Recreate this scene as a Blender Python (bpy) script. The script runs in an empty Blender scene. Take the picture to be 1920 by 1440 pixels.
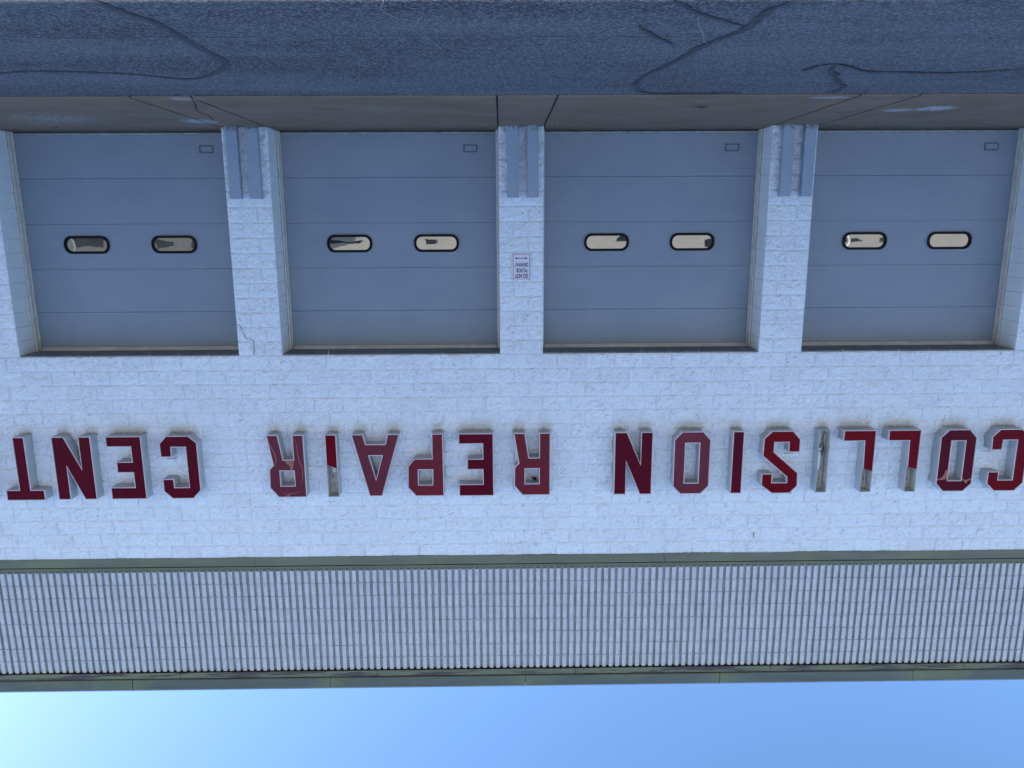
import bpy, bmesh, math, random
from mathutils import Vector, Matrix, noise

# ------------------------------------------------------------------ camera, light, exposure
sc = bpy.context.scene
COL = sc.collection
cam_d = bpy.data.cameras.new('camera')
cam = bpy.data.objects.new('camera', cam_d)
COL.objects.link(cam)
sc.camera = cam
cam_d.sensor_width = 36.0
cam_d.lens = 1442.0 / 1920.0 * 36.0
cam_d.clip_end = 2000.0
CR = Vector((0.99989091, 0.01399324, -0.004729))
CU = Vector((0.00757055, -0.21059602, 0.97754386))
CF = Vector((-0.0126831, 0.97747302, 0.21067898))
CP = Vector((0.2739118, -10.69126774, 1.20756706))
# the phone was held upside down: the camera is rolled half a turn
m = Matrix(((-CR.x, -CU.x, -CF.x, CP.x), (-CR.y, -CU.y, -CF.y, CP.y), (-CR.z, -CU.z, -CF.z, CP.z), (0, 0, 0, 1)))
cam.matrix_world = m

SUN_AZ, SUN_EL = math.radians(70), math.radians(24.5)     # azimuth from +Y towards +X
world = bpy.data.worlds.new('World')
sc.world = world
world.use_nodes = True
wn = world.node_tree
wn.nodes.clear()
sky = wn.nodes.new('ShaderNodeTexSky')
sky.sky_type = 'NISHITA'
sky.sun_disc = False
sky.sun_elevation = SUN_EL
sky.sun_rotation = SUN_AZ
sky.air_density = 1.0
sky.dust_density = 0.7
sky.ozone_density = 5.5
sky.altitude = 200
bg = wn.nodes.new('ShaderNodeBackground')
bg.inputs['Strength'].default_value = 0.095
wo = wn.nodes.new('ShaderNodeOutputWorld')
wn.links.new(sky.outputs[0], bg.inputs[0])
wn.links.new(bg.outputs[0], wo.inputs[0])
sun_d = bpy.data.lights.new('sun', 'SUN')
sun_d.energy = 5.0
sun_d.angle = math.radians(0.5)
sun_d.color = (1.0, 0.97, 0.92)
sun = bpy.data.objects.new('sun', sun_d)
COL.objects.link(sun)
SDIR = Vector((math.sin(SUN_AZ) * math.cos(SUN_EL), math.cos(SUN_AZ) * math.cos(SUN_EL), math.sin(SUN_EL)))
sun.rotation_euler = SDIR.to_track_quat('Z', 'Y').to_euler()
vs = sc.view_settings
vs.view_transform = 'Standard'
vs.look = 'None'
vs.exposure = 1.85
vs.gamma = 1.0
vs.use_curve_mapping = False

# ------------------------------------------------------------------ helpers
R = random.Random(7)
U = 0.2032                      # half a block, one course
ZH = 15.13 * U                  # door head


def SX(s):                      # wall grid: units counted from the building's right towards the left
    return (34.5 - s) * U


def ZK(k):
    return (k + 15.13) * U


class MB:
    def __init__(self):
        self.v, self.f, self.m = [], [], []

    def add(self, vs_, fs, mi=0):
        o = len(self.v)
        self.v += [tuple(p) for p in vs_]
        self.f += [tuple(i + o for i in f) for f in fs]
        self.m += [mi] * len(fs)

    def box(self, x0, x1, y0, y1, z0, z1, mi=0, skip=''):
        vs_ = [(x0, y0, z0), (x1, y0, z0), (x1, y1, z0), (x0, y1, z0), (x0, y0, z1), (x1, y0, z1), (x1, y1, z1), (x0, y1, z1)]
        fs = {'b': (0, 3, 2, 1), 't': (4, 5, 6, 7), 'f': (0, 1, 5, 4), 'k': (2, 3, 7, 6), 'l': (0, 4, 7, 3), 'r': (1, 2, 6, 5)}
        self.add(vs_, [f for k, f in fs.items() if k not in skip], mi)

    def tube(self, pts, r, n=6, mi=0):
        pts = [Vector(p) for p in pts]
        rings = []
        for i, p in enumerate(pts):
            d = (pts[min(i + 1, len(pts) - 1)] - pts[max(i - 1, 0)]).normalized()
            a = d.orthogonal().normalized() if i == 0 else (rings[-1][1] - d * rings[-1][1].dot(d)).normalized()
            b = d.cross(a)
            rings.append(([p + (a * math.cos(t * 2 * math.pi / n) + b * math.sin(t * 2 * math.pi / n)) * r for t in range(n)], a))
        vs_ = [q for rg, _ in rings for q in rg]
        fs = []
        for i in range(len(pts) - 1):
            for t in range(n):
                fs.append((i * n + t, i * n + (t + 1) % n, (i + 1) * n + (t + 1) % n, (i + 1) * n + t))
        fs.append(tuple(range(n))[::-1])
        fs.append(tuple((len(pts) - 1) * n + t for t in range(n)))
        self.add(vs_, fs, mi)

    def mesh(self, name, mats, smooth=False):
        me = bpy.data.meshes.new(name)
        me.from_pydata(self.v, [], self.f)
        for mt in (mats if isinstance(mats, (list, tuple)) else [mats]):
            me.materials.append(mt)
        if any(self.m):
            me.polygons.foreach_set('material_index', self.m)
        if smooth:
            me.polygons.foreach_set('use_smooth', [True] * len(self.f))
        me.update()
        return me

    def build(self, name, mats, parent=None, smooth=False, recalc=True, bevel=0.0):
        me = self.mesh(name, mats, smooth)
        if recalc or bevel:
            bm = bmesh.new()
            bm.from_mesh(me)
            if recalc:
                bmesh.ops.recalc_face_normals(bm, faces=bm.faces[:])
            if bevel:
                es = [e for e in bm.edges if len(e.link_faces) == 2 and e.calc_face_angle(0) > 0.6]
                bmesh.ops.bevel(bm, geom=es, offset=bevel, segments=2, affect='EDGES', profile=0.6, clamp_overlap=True)
            bm.to_mesh(me)
            bm.free()
        return put(name, me, parent)


def put(name, me, parent=None, loc=None):
    o = bpy.data.objects.new(name, me)
    COL.objects.link(o)
    if parent is not None:
        o.parent = parent
    if loc is not None:
        o.location = loc
    return o


def tag(o, label=None, cat=None, group=None, kind=None):
    for k, v_ in (('label', label), ('category', cat), ('group', group), ('kind', kind)):
        if v_:
            o[k] = v_
    return o


def empty(name, loc=(0, 0, 0)):
    o = bpy.data.objects.new(name, None)
    COL.objects.link(o)
    o.location = loc
    o.empty_display_size = 0.2
    return o


# ------------------------------------------------------------------ materials
class NT:
    def __init__(self, name):
        self.mat = bpy.data.materials.new(name)
        self.mat.use_nodes = True
        self.t = self.mat.node_tree
        self.t.nodes.clear()
        self.out = self.n('ShaderNodeOutputMaterial')
        self.b = self.n('ShaderNodeBsdfPrincipled')
        self.t.links.new(self.b.outputs[0], self.out.inputs[0])

    def n(self, ty, **kw):
        nd = self.t.nodes.new(ty)
        for k, v_ in kw.items():
            setattr(nd, k, v_)
        return nd

    def l(self, a, b_):
        self.t.links.new(a, b_)

    def setv(self, sock, v_):
        if hasattr(v_, 'node'):
            self.l(v_, sock)
        else:
            sock.default_value = v_

    def math(self, op, a, b_=None, c=None, clamp=False):
        nd = self.n('ShaderNodeMath', operation=op)
        nd.use_clamp = clamp
        for i, x in enumerate((a, b_, c)):
            if x is not None:
                self.setv(nd.inputs[i], x)
        return nd.outputs[0]

    def pos(self):
        if not hasattr(self, '_pos'):
            self._pos = self.n('ShaderNodeNewGeometry').outputs['Position']
        return self._pos

    def xyz(self):
        if not hasattr(self, '_xyz'):
            s = self.n('ShaderNodeSeparateXYZ')
            self.l(self.pos(), s.inputs[0])
            self._xyz = s.outputs
        return self._xyz

    def vec(self, scale=(1, 1, 1), loc=(0, 0, 0), src=None):
        mp = self.n('ShaderNodeMapping')
        self.l(src or self.pos(), mp.inputs['Vector'])
        mp.inputs['Scale'].default_value = scale
        mp.inputs['Location'].default_value = loc
        return mp.outputs[0]

    def rotvec(self, ang, scale, loc=(0, 0, 0)):
        mp = self.n('ShaderNodeMapping')
        self.l(self.pos(), mp.inputs['Vector'])
        mp.inputs['Rotation'].default_value = (0, ang, 0)
        return self.vec(scale, loc, mp.outputs[0])

    def noise(self, scale, detail=4, rough=0.55, vec=None, dist=0.0):
        nd = self.n('ShaderNodeTexNoise')
        nd.inputs['Scale'].default_value = scale
        nd.inputs['Detail'].default_value = detail
        nd.inputs['Roughness'].default_value = rough
        nd.inputs['Distortion'].default_value = dist
        self.l(vec or self.pos(), nd.inputs['Vector'])
        return nd.outputs['Fac']

    def ramp(self, fac, stops, interp='LINEAR'):
        nd = self.n('ShaderNodeValToRGB')
        cr = nd.color_ramp
        cr.interpolation = interp
        for i, (p, c) in enumerate(stops):
            e = cr.elements[i] if i < 2 else cr.elements.new(p)
            e.position = p
            e.color = (c, c, c, 1) if isinstance(c, (int, float)) else tuple(c) + (1,)
        self.l(fac, nd.inputs[0])
        return nd.outputs[0]

    def mix(self, fac, a, b_, mode='MIX'):
        nd = self.n('ShaderNodeMix', data_type='RGBA', blend_type=mode)
        self.setv(nd.inputs[0], fac)
        for i, x in ((6, a), (7, b_)):
            self.setv(nd.inputs[i], x if hasattr(x, 'node') else tuple(x) + (1,))
        return nd.outputs[2]

    def bump(self, h, strength=0.5, dist=0.01, prev=None):
        nd = self.n('ShaderNodeBump')
        nd.inputs['Strength'].default_value = strength
        nd.inputs['Distance'].default_value = dist
        self.l(h, nd.inputs['Height'])
        if prev is not None:
            self.l(prev, nd.inputs['Normal'])
        return nd.outputs[0]

    def fin(self, color=None, rough=None, normal=None, metal=None, spec=None):
        if color is not None:
            self.setv(self.b.inputs['Base Color'], color if hasattr(color, 'node') else tuple(color) + (1,))
        if rough is not None:
            self.setv(self.b.inputs['Roughness'], rough)
        if normal is not None:
            self.l(normal, self.b.inputs['Normal'])
        if metal is not None:
            self.b.inputs['Metallic'].default_value = metal
        if spec is not None:
            self.b.inputs['Specular IOR Level'].default_value = spec
        return self.mat


def simple(name, col, rough=0.5, var=0.12, nscale=3.0, metal=0.0, bump=0.0, bscale=60, spec=0.5):
    t = NT(name)
    nz = t.noise(nscale, 6, 0.65)
    lo = [c * (1 - var) for c in col]
    hi = [min(1, c * (1 + var)) for c in col]
    c = t.mix(t.ramp(nz, [(0.3, 0.0), (0.7, 1.0)]), lo, hi)
    nm = t.bump(t.noise(bscale, 3), bump, 0.004) if bump else None
    return t.fin(c, rough, nm, metal, spec)


# x-intervals of letter undersides that shed dirt on the wall
LET_X = {'C': -7.25, 'O': -6.50, 'L': -5.69, 'L1': -5.045, 'I': -4.396, 'S': -3.968, 'I1': -3.16, 'O1': -2.685, 'N': -1.86,
         'R': -0.40, 'E': 0.408, 'P': 1.122, 'A': 1.735, 'I2': 2.627, 'R1': 3.088, 'C1': 4.588, 'E1': 5.366, 'N1': 6.073,
         'T': 6.806, 'E2': 7.60}
BOT = {'C': [(0.08, .44)], 'O': [(.08, .44)], 'L': [(0, .46)], 'I': [(0, .155)], 'S': [(.09, .43)], 'N': [(0, .165), (.37, .54)],
       'R': [(0, .152), (.362, .516)], 'E': [(0, .49)], 'P': [(0, .152)], 'A': [(0, .163), (.517, .674)], 'T': [(.185, .345)]}
BOT_IV = []
for k_, x_ in LET_X.items():
    for a_, b_ in BOT[k_[0]]:
        BOT_IV.append((x_ + a_, x_ + b_))
MID_IV = []                     # undersides of top bars: stain below at z about 4.94
for k_, x_ in LET_X.items():
    c_ = k_[0]
    if c_ in 'CO':
        MID_IV.append((x_ + .16, x_ + .36))
    if c_ == 'E':
        MID_IV.append((x_ + .16, x_ + .48))
    if c_ in 'RP':
        MID_IV.append((x_ + .16, x_ + .36))
    if c_ == 'T':
        MID_IV.append((x_ + .36, x_ + .54))
LOW_IV = []                     # undersides at z about 4.55
for k_, x_ in LET_X.items():
    c_ = k_[0]
    if c_ == 'E':
        LOW_IV.append((x_ + .16, x_ + .37))
    if c_ == 'P':
        LOW_IV.append((x_ + .17, x_ + .42))
    if c_ == 'R':
        LOW_IV.append((x_ + .16, x_ + .30))
    if c_ in 'CS':
        LOW_IV.append((x_ + (.37 if c_ == 'C' else .0), x_ + (.52 if c_ == 'C' else .15)))


def interval_mask(t, ivs):
    """1 inside the x-intervals, soft edges"""
    ivs = sorted(ivs)
    x = t.math('ADD', t.math('MULTIPLY', t.xyz()[0], 1 / 20.0), 0.5)
    total = None
    for c0 in range(0, len(ivs), 8):
        ch = ivs[c0:c0 + 8]
        stops = []
        for a, b2 in ch:
            pa, pb = a / 20 + .5, b2 / 20 + .5
            e = 0.0012
            stops += [(pa - e, 0.0), (pa + e, 1.0), (pb - e, 1.0), (pb + e, 0.0)]
        stops.sort()
        r = t.ramp(x, stops)
        total = r if total is None else t.math('MAXIMUM', total, r)
    return total


def white_paint(name, base, stains=True, rough_scale=1.0, joints=False, bstr=0.9):
    t = NT(name)
    x, y, z = t.xyz()
    wob = t.math('MULTIPLY', t.math('SUBTRACT', t.noise(9, 3), 0.5), 0.05)
    big = t.ramp(t.noise(0.7, 5, 0.6), [(0.35, 0.0), (0.7, 1.0)])
    c = t.mix(big, base, [v_ * 0.94 for v_ in base])
    # every block took the paint a little differently
    kr = t.math('FLOOR', t.math('DIVIDE', t.math('SUBTRACT', z, ZH), U))
    ss = t.math('SUBTRACT', 34.5, t.math('DIVIDE', x, U))
    par = t.math('ABSOLUTE', t.math('SUBTRACT', 1.0, t.math('FLOORED_MODULO', kr, 2.0)))
    cc = t.math('FLOOR', t.math('DIVIDE', t.math('ADD', ss, par), 2.0))
    cb = t.n('ShaderNodeCombineXYZ')
    t.l(kr, cb.inputs[0])
    t.l(cc, cb.inputs[1])
    wnz = t.n('ShaderNodeTexWhiteNoise', noise_dimensions='2D')
    t.l(cb.outputs[0], wnz.inputs['Vector'])
    tone = t.ramp(wnz.outputs['Value'], [(0.0, 0.0), (0.6, 0.25), (1.0, 1.0)])
    c = t.mix(t.math('MULTIPLY', tone, 0.5), c, [v_ * 0.86 for v_ in base])
    # splashed dirt towards the foot of the pillars
    ft = t.math('MULTIPLY', t.ramp(t.math('DIVIDE', z, 2.0), [(0.0, 1.0), (0.25, 0.55), (0.55, 0.0)]), t.ramp(t.noise(14, 5, 0.7, vec=t.vec((1, 1, 0.6))), [(0.40, 0.0), (0.62, 1.0)]))
    c = t.mix(t.math('MULTIPLY', ft, 0.55), c, (0.33, 0.33, 0.32))
    # dirt settled in the broken face, in patches
    fine = t.ramp(t.noise(48, 5, 0.7), [(0.50, 0.0), (0.72, 1.0)])
    patch = t.ramp(t.noise(1.6, 5, 0.7), [(0.46, 0.12), (0.66, 1.0)])
    c = t.mix(t.math('MULTIPLY', t.math('MULTIPLY', fine, patch), 0.55), c, (0.36, 0.33, 0.28))
    warm = t.ramp(t.noise(2.3, 4, 0.65, vec=t.vec((1, 1, 1.6), (3.1, 0, 7.7))), [(0.55, 0.0), (0.8, 1.0)])
    c = t.mix(t.math('MULTIPLY', warm, 0.28), c, (0.60, 0.52, 0.40))
    if stains:
        streak = t.noise(1.0, 4, 0.7, vec=t.vec((55, 1, 7)))
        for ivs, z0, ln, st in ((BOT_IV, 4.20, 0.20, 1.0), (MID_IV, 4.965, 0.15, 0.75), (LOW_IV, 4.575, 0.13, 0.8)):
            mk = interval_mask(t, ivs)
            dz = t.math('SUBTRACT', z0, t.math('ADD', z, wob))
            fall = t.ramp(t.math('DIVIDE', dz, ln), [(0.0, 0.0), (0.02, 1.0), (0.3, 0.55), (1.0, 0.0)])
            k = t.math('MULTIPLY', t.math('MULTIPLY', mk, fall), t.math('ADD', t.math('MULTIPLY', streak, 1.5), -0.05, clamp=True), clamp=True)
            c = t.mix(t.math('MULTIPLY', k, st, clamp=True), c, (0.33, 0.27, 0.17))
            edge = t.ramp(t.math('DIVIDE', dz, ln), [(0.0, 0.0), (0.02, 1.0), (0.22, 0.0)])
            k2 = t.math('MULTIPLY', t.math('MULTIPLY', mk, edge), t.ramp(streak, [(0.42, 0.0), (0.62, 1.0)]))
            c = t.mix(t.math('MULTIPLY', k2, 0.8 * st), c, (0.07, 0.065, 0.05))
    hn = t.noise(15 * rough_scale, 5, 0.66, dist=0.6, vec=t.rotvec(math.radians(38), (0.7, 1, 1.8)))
    # hollows of the broken stone tinted darker: painted occlusion shade plus grime, uneven by place
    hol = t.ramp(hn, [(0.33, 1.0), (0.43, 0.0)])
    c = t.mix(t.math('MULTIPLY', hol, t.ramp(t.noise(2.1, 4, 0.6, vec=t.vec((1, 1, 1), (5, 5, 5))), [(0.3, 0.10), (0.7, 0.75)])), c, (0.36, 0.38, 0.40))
    b1 = t.bump(hn, bstr, 0.035)
    b2_ = t.bump(t.noise(130 * rough_scale, 3, 0.6), 0.35, 0.006, b1)
    return t.fin(c, 0.72, b2_, spec=0.3)


M = {}
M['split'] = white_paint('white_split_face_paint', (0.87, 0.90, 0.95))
M['smooth'] = simple('white_smooth_block_paint', (0.70, 0.71, 0.72), 0.6, 0.06, 2.0, bump=0.15, bscale=150)
M['mortar'] = simple('painted_mortar', (0.80, 0.82, 0.85), 0.8, 0.10, 14, bump=0.4, bscale=90)


def rib_mat():
    t = NT('fluted_block_paint')
    z = t.xyz()[2]
    a = t.ramp(t.noise(5, 5, 0.65), [(0.35, 0.0), (0.7, 1.0)])
    c = t.mix(a, (0.60, 0.60, 0.63), (0.51, 0.51, 0.55))
    sp = t.ramp(t.noise(110, 4, 0.6), [(0.52, 0.0), (0.72, 1.0)])
    c = t.mix(t.math('MULTIPLY', sp, 0.7), c, (0.28, 0.28, 0.29))
    # greenish damp streaks that run down some flutes
    g = t.ramp(t.noise(1, 4, 0.6, vec=t.vec((9, 1, 0.7), (4, 0, 2))), [(0.60, 0.0), (0.72, 1.0)])
    c = t.mix(t.math('MULTIPLY', g, 0.25), c, (0.25, 0.27, 0.20))
    b = t.bump(t.noise(60, 5, 0.65), 0.6, 0.012)
    return t.fin(c, 0.8, b, spec=0.2)


M['rib'] = rib_mat()


def flute_mat():
    t = NT('flute_groove_paint')
    a = t.ramp(t.noise(1, 4, 0.6, vec=t.vec((10, 1, 3))), [(0.35, 0.0), (0.7, 1.0)])
    c = t.mix(a, (0.44, 0.46, 0.48), (0.32, 0.36, 0.33))
    return t.fin(c, 0.85, t.bump(t.noise(80, 4), 0.3, 0.006), spec=0.2)


M['flute'] = flute_mat()


def door_mat():
    t = NT('grey_blue_door_paint')
    x, y, z = t.xyz()
    a = t.noise(1.0, 6, 0.6, vec=t.vec((1.1, 1, 1.6)))
    c = t.mix(t.ramp(a, [(0.3, 0.0), (0.75, 1.0)]), (0.215, 0.262, 0.322), (0.258, 0.302, 0.360))
    # dusty lower section, faint vertical rub marks
    dz = t.math('MULTIPLY', t.math('SUBTRACT', 0.75, z, clamp=True), 0.55)
    c = t.mix(t.math('MULTIPLY', dz, t.noise(5, 5, 0.7)), c, (0.34, 0.34, 0.31))
    rub = t.ramp(t.noise(1, 3, 0.6, vec=t.vec((26, 1, 1.1), (2, 0, 5))), [(0.66, 0.0), (0.74, 1.0)])
    c = t.mix(t.math('MULTIPLY', rub, 0.16), c, (0.35, 0.38, 0.42))
    # grime above the bottom seal
    lowd = t.ramp(z, [(0.02, 1.0), (0.09, 0.0)])
    lowd = t.math('MULTIPLY', lowd, t.ramp(t.noise(1, 4, 0.7, vec=t.vec((5, 1, 30))), [(0.42, 0.0), (0.6, 1.0)]))
    c = t.mix(t.math('MULTIPLY', lowd, 0.7), c, (0.12, 0.09, 0.06))
    # pressed pinstripe ribs of the steel skin
    w = t.n('ShaderNodeTexWave', wave_type='BANDS', bands_direction='Z')
    t.l(t.pos(), w.inputs['Vector'])
    w.inputs['Scale'].default_value = 6.4
    w.inputs['Distortion'].default_value = 0.0
    lines = t.ramp(w.outputs['Fac'], [(0.0, 0.0), (0.08, 1.0), (1.0, 1.0)])
    c = t.mix(t.math('MULTIPLY', t.math('SUBTRACT', 1.0, lines), 0.15), c, (0.10, 0.12, 0.16))
    b = t.bump(lines, 0.25, 0.002)
    b = t.bump(t.noise(0.9, 2, 0.4), 0.25, 0.02, b)
    b = t.bump(t.noise(300, 2), 0.1, 0.002, b)
    return t.fin(c, 0.42, b, spec=0.4)


M['door'] = door_mat()
M['frame'] = simple('cream_frame_paint', (0.55, 0.52, 0.47), 0.5, 0.15, 6)
M['lintel'] = simple('grey_lintel_paint', (0.20, 0.22, 0.24), 0.6, 0.25, 5, bump=0.2)
M['handle'] = simple('handle_cup_paint', (0.10, 0.12, 0.17), 0.5, 0.15, 30)
M['rubber'] = simple('black_rubber', (0.006, 0.007, 0.010), 0.5, 0.2, 8, spec=0.12)
M['seal'] = simple('dirty_door_seal', (0.05, 0.045, 0.04), 0.7, 0.4, 14)
M['seal_metal'] = simple('seal_holder_metal', (0.30, 0.32, 0.33), 0.45, 0.35, 9)


def glass_mat(name, dirty=0.0, seed=0.0):
    t = NT(name)
    b = t.bump(t.noise(2.6, 2, 0.4, vec=t.vec((1.2, 1, 1), (seed, 0, seed * 2))), 0.06, 0.02)
    d = t.ramp(t.noise(6, 5, 0.7, vec=t.vec((1, 1, 1), (seed, 3, 1))), [(0.4, 0.0), (0.8, 1.0)])
    c = t.mix(t.math('MULTIPLY', d, 0.5 + dirty), (0.02, 0.021, 0.02), (0.12, 0.12, 0.105))
    t.b.inputs['IOR'].default_value = 2.15
    return t.fin(c, t.math('MULTIPLY', d, 0.07), b, spec=0.75)


M['glass'] = [glass_mat('window_pane_%s' % w, dd, s) for w, dd, s in (('clear', 0.0, 1.3), ('dusty', 0.25, 4.1), ('scratched', 0.1, 8.7), ('bowed', 0.3, 12.9))]
def post_mat():
    t = NT('grey_blue_post_paint')
    z = t.xyz()[2]
    c = t.mix(t.ramp(t.noise(2.5, 5, 0.6), [(0.3, 0.0), (0.7, 1.0)]), (0.265, 0.320, 0.400), (0.310, 0.365, 0.445))
    sc2 = t.ramp(t.noise(1, 5, 0.75, vec=t.vec((30, 30, 5))), [(0.66, 0.0), (0.70, 1.0)])
    c = t.mix(t.math('MULTIPLY', sc2, 0.35), c, (0.20, 0.20, 0.22))
    ru = t.math('MULTIPLY', t.ramp(z, [(0.02, 1.0), (0.10, 0.0)]), t.ramp(t.noise(22, 5, 0.7), [(0.45, 0.0), (0.56, 1.0)]))
    c = t.mix(ru, c, (0.10, 0.045, 0.02))
    return t.fin(c, 0.5, t.bump(t.noise(60, 3), 0.08, 0.004))


M['post'] = post_mat()
M['rust'] = simple('rust_streak', (0.30, 0.22, 0.13), 0.9, 0.3, 40)
M['damp'] = simple('mossy_damp', (0.06, 0.075, 0.05), 0.9, 0.3, 40)
M['can'] = simple('letter_return_paint', (0.41, 0.44, 0.455), 0.42, 0.09, 5)
M['can_in'] = simple('letter_inside_paint', (0.54, 0.53, 0.49), 0.55, 0.25, 7)
M['trim'] = simple('letter_trim_cap', (0.60, 0.48, 0.50), 0.4, 0.10, 6)
M['tube'] = simple('neon_tube_glass', (0.62, 0.60, 0.54), 0.2, 0.1, 6)
M['box'] = simple('white_transformer_enamel', (0.72, 0.72, 0.72), 0.4, 0.08, 8)
M['wire'] = simple('black_wire', (0.015, 0.014, 0.013), 0.5, 0.2, 8)


def face_mat(name, col, rough, seed, gl=0.5):
    t = NT(name)
    a = t.noise(1.0, 4, 0.6, vec=t.vec((2.0, 1, 1.3), (seed, 0, seed)))
    c = t.mix(t.ramp(a, [(0.3, 0.0), (0.75, 1.0)]), [v_ * 0.85 for v_ in col], [v_ * 1.15 for v_ in col])
    b = t.bump(t.noise(0.8, 1, 0.3, vec=t.vec((1, 1, 1), (seed, 0, 0))), 0.3, 0.05)
    return t.fin(c, rough, b, spec=gl)


M['red'] = [face_mat('crimson_acrylic_dark', (0.098, 0.0010, 0.0085), 0.14, 1.0, 0.10),
            face_mat('crimson_acrylic_fresh', (0.150, 0.0010, 0.0050), 0.14, 5.0, 0.08),
            face_mat('crimson_acrylic_faded', (0.150, 0.009, 0.015), 0.3, 9.0, 0.22),
            face_mat('crimson_acrylic_hazed', (0.135, 0.011, 0.022), 0.35, 13.0, 0.28)]
M['peel'] = simple('peeled_film_patch', (0.30, 0.10, 0.07), 0.4, 0.15, 20)


def flash_mat(name, col, rust, seams=False):
    t = NT(name)
    x, y, z = t.xyz()
    a = t.ramp(t.noise(1, 5, 0.6, vec=t.vec((0.8, 1, 6))), [(0.3, 0.0), (0.7, 1.0)])
    c = t.mix(a, col, [v_ * 0.72 for v_ in col])
    g = t.ramp(t.noise(1.3, 4, 0.6, vec=t.vec((1, 1, 1), (9, 2, 3))), [(0.5, 0.0), (0.7, 1.0)])
    c = t.mix(t.math('MULTIPLY', g, 0.5), c, (0.19, 0.22, 0.10))
    if rust:
        r = t.ramp(t.noise(1, 5, 0.7, vec=t.vec((1.1, 1, 14), (1, 5, 2))), [(0.50, 0.0), (0.55, 1.0)])
        c = t.mix(t.math('MULTIPLY', r, 0.9), c, (0.075, 0.055, 0.06))
    if seams:      # yellow-green stain beside each seam
        ph = t.math('FLOORED_MODULO', t.math('ADD', t.math('ADD', x, 0.02), t.math('MULTIPLY', t.noise(3, 3), 0.1)), 2.99)
        ed = t.math('MINIMUM', ph, t.math('SUBTRACT', 2.99, ph))
        sk = t.ramp(ed, [(0.0, 1.0), (0.35, 0.0)])
        c = t.mix(t.math('MULTIPLY', sk, 0.4), c, (0.22, 0.25, 0.10))
    b = t.bump(t.noise(2.2, 2, 0.4, vec=t.vec((1, 1, 3))), 0.4, 0.02)
    return t.fin(c, 0.5, b, spec=0.35)


M['flash'] = flash_mat('olive_flashing_paint', (0.175, 0.185, 0.130), False)
M['flash2'] = flash_mat('rust_spotted_flashing_paint', (0.185, 0.195, 0.125), True)
M['flash3'] = flash_mat('roof_fascia_paint', (0.125, 0.142, 0.118), False, True)
M['drip'] = simple('drip_edge_metal', (0.25, 0.30, 0.34), 0.35, 0.1, 4, spec=0.6)
M['gap'] = simple('black_joint_gap_shade', (0.008, 0.008, 0.008), 0.9, 0.2, 9)  # black stands in for shade in flashing gaps and behind doors; also control joint
M['roof'] = simple('roof_membrane', (0.45, 0.45, 0.43), 0.9, 0.1, 1)


def asphalt_mat():
    t = NT('asphalt')
    x, y, z = t.xyz()
    bands = t.noise(1, 5, 0.6, vec=t.vec((0.22, 1.25, 1)))
    c = t.mix(t.ramp(bands, [(0.36, 0.0), (0.64, 1.0)]), (0.052, 0.054, 0.062), (0.165, 0.162, 0.172))
    bl = t.ramp(t.noise(1.1, 6, 0.65), [(0.35, 0.0), (0.75, 1.0)])
    c = t.mix(t.math('MULTIPLY', bl, 0.5), c, (0.16, 0.16, 0.17))
    v_ = t.n('ShaderNodeTexVoronoi')
    v_.inputs['Scale'].default_value = 62
    t.l(t.pos(), v_.inputs['Vector'])
    scuff = t.ramp(t.noise(1, 5, 0.65, vec=t.vec((0.5, 0.9, 1), (4, 7, 0), None)), [(0.48, 0.0), (0.68, 1.0)])
    c = t.mix(t.math('MULTIPLY', scuff, 0.45), c, (0.05, 0.052, 0.06))
    sp = t.ramp(v_.outputs['Color'], [(0.35, 0.0), (0.95, 1.0)])
    c = t.mix(t.math('MULTIPLY', sp, 0.75), c, (0.36, 0.36, 0.35))
    sp2 = t.ramp(t.noise(42, 5, 0.75), [(0.44, 0.0), (0.62, 1.0)])
    c = t.mix(t.math('MULTIPLY', sp2, 0.6), c, (0.030, 0.031, 0.035))
    wh = t.ramp(t.noise(150, 2, 0.5, vec=t.vec((1, 1, 1), (3, 3, 3))), [(0.70, 0.0), (0.74, 1.0)])
    c = t.mix(t.math('MULTIPLY', wh, 0.6), c, (0.30, 0.30, 0.29))
    # hairline cracks
    w = t.n('ShaderNodeTexVoronoi', feature='DISTANCE_TO_EDGE')
    w.inputs['Scale'].default_value = 0.42
    dst = t.n('ShaderNodeVectorMath', operation='ADD')
    nz = t.n('ShaderNodeTexNoise')
    nz.inputs['Scale'].default_value = 2.5
    nz.inputs['Detail'].default_value = 6
    t.l(t.pos(), nz.inputs['Vector'])
    sc_ = t.n('ShaderNodeVectorMath', operation='SCALE')
    t.l(nz.outputs['Color'], sc_.inputs[0])
    sc_.inputs['Scale'].default_value = 0.6
    t.l(t.pos(), dst.inputs[0])
    t.l(sc_.outputs[0], dst.inputs[1])
    t.l(dst.outputs[0], w.inputs['Vector'])
    ck = t.ramp(w.outputs['Distance'], [(0.0, 1.0), (0.006, 0.0)])
    ck = t.math('MULTIPLY', ck, t.ramp(t.noise(0.5, 3), [(0.5, 0.0), (0.6, 1.0)]))
    c = t.mix(t.math('MULTIPLY', ck, 0.55), c, (0.16, 0.16, 0.155))
    b = t.bump(v_.outputs['Distance'], 0.5, 0.006)
    b = t.bump(t.noise(40, 5, 0.7), 0.5, 0.01, b)
    return t.fin(c, 0.85, b, spec=0.3)


M['asphalt'] = asphalt_mat()
M['tar'] = simple('tar_crack_seal', (0.066, 0.067, 0.074), 0.65, 0.45, 30, bump=0.5, bscale=45, spec=0.35)
M['seamdust'] = simple('pale_seam_grit', (0.26, 0.26, 0.25), 0.9, 0.3, 20)


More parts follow.
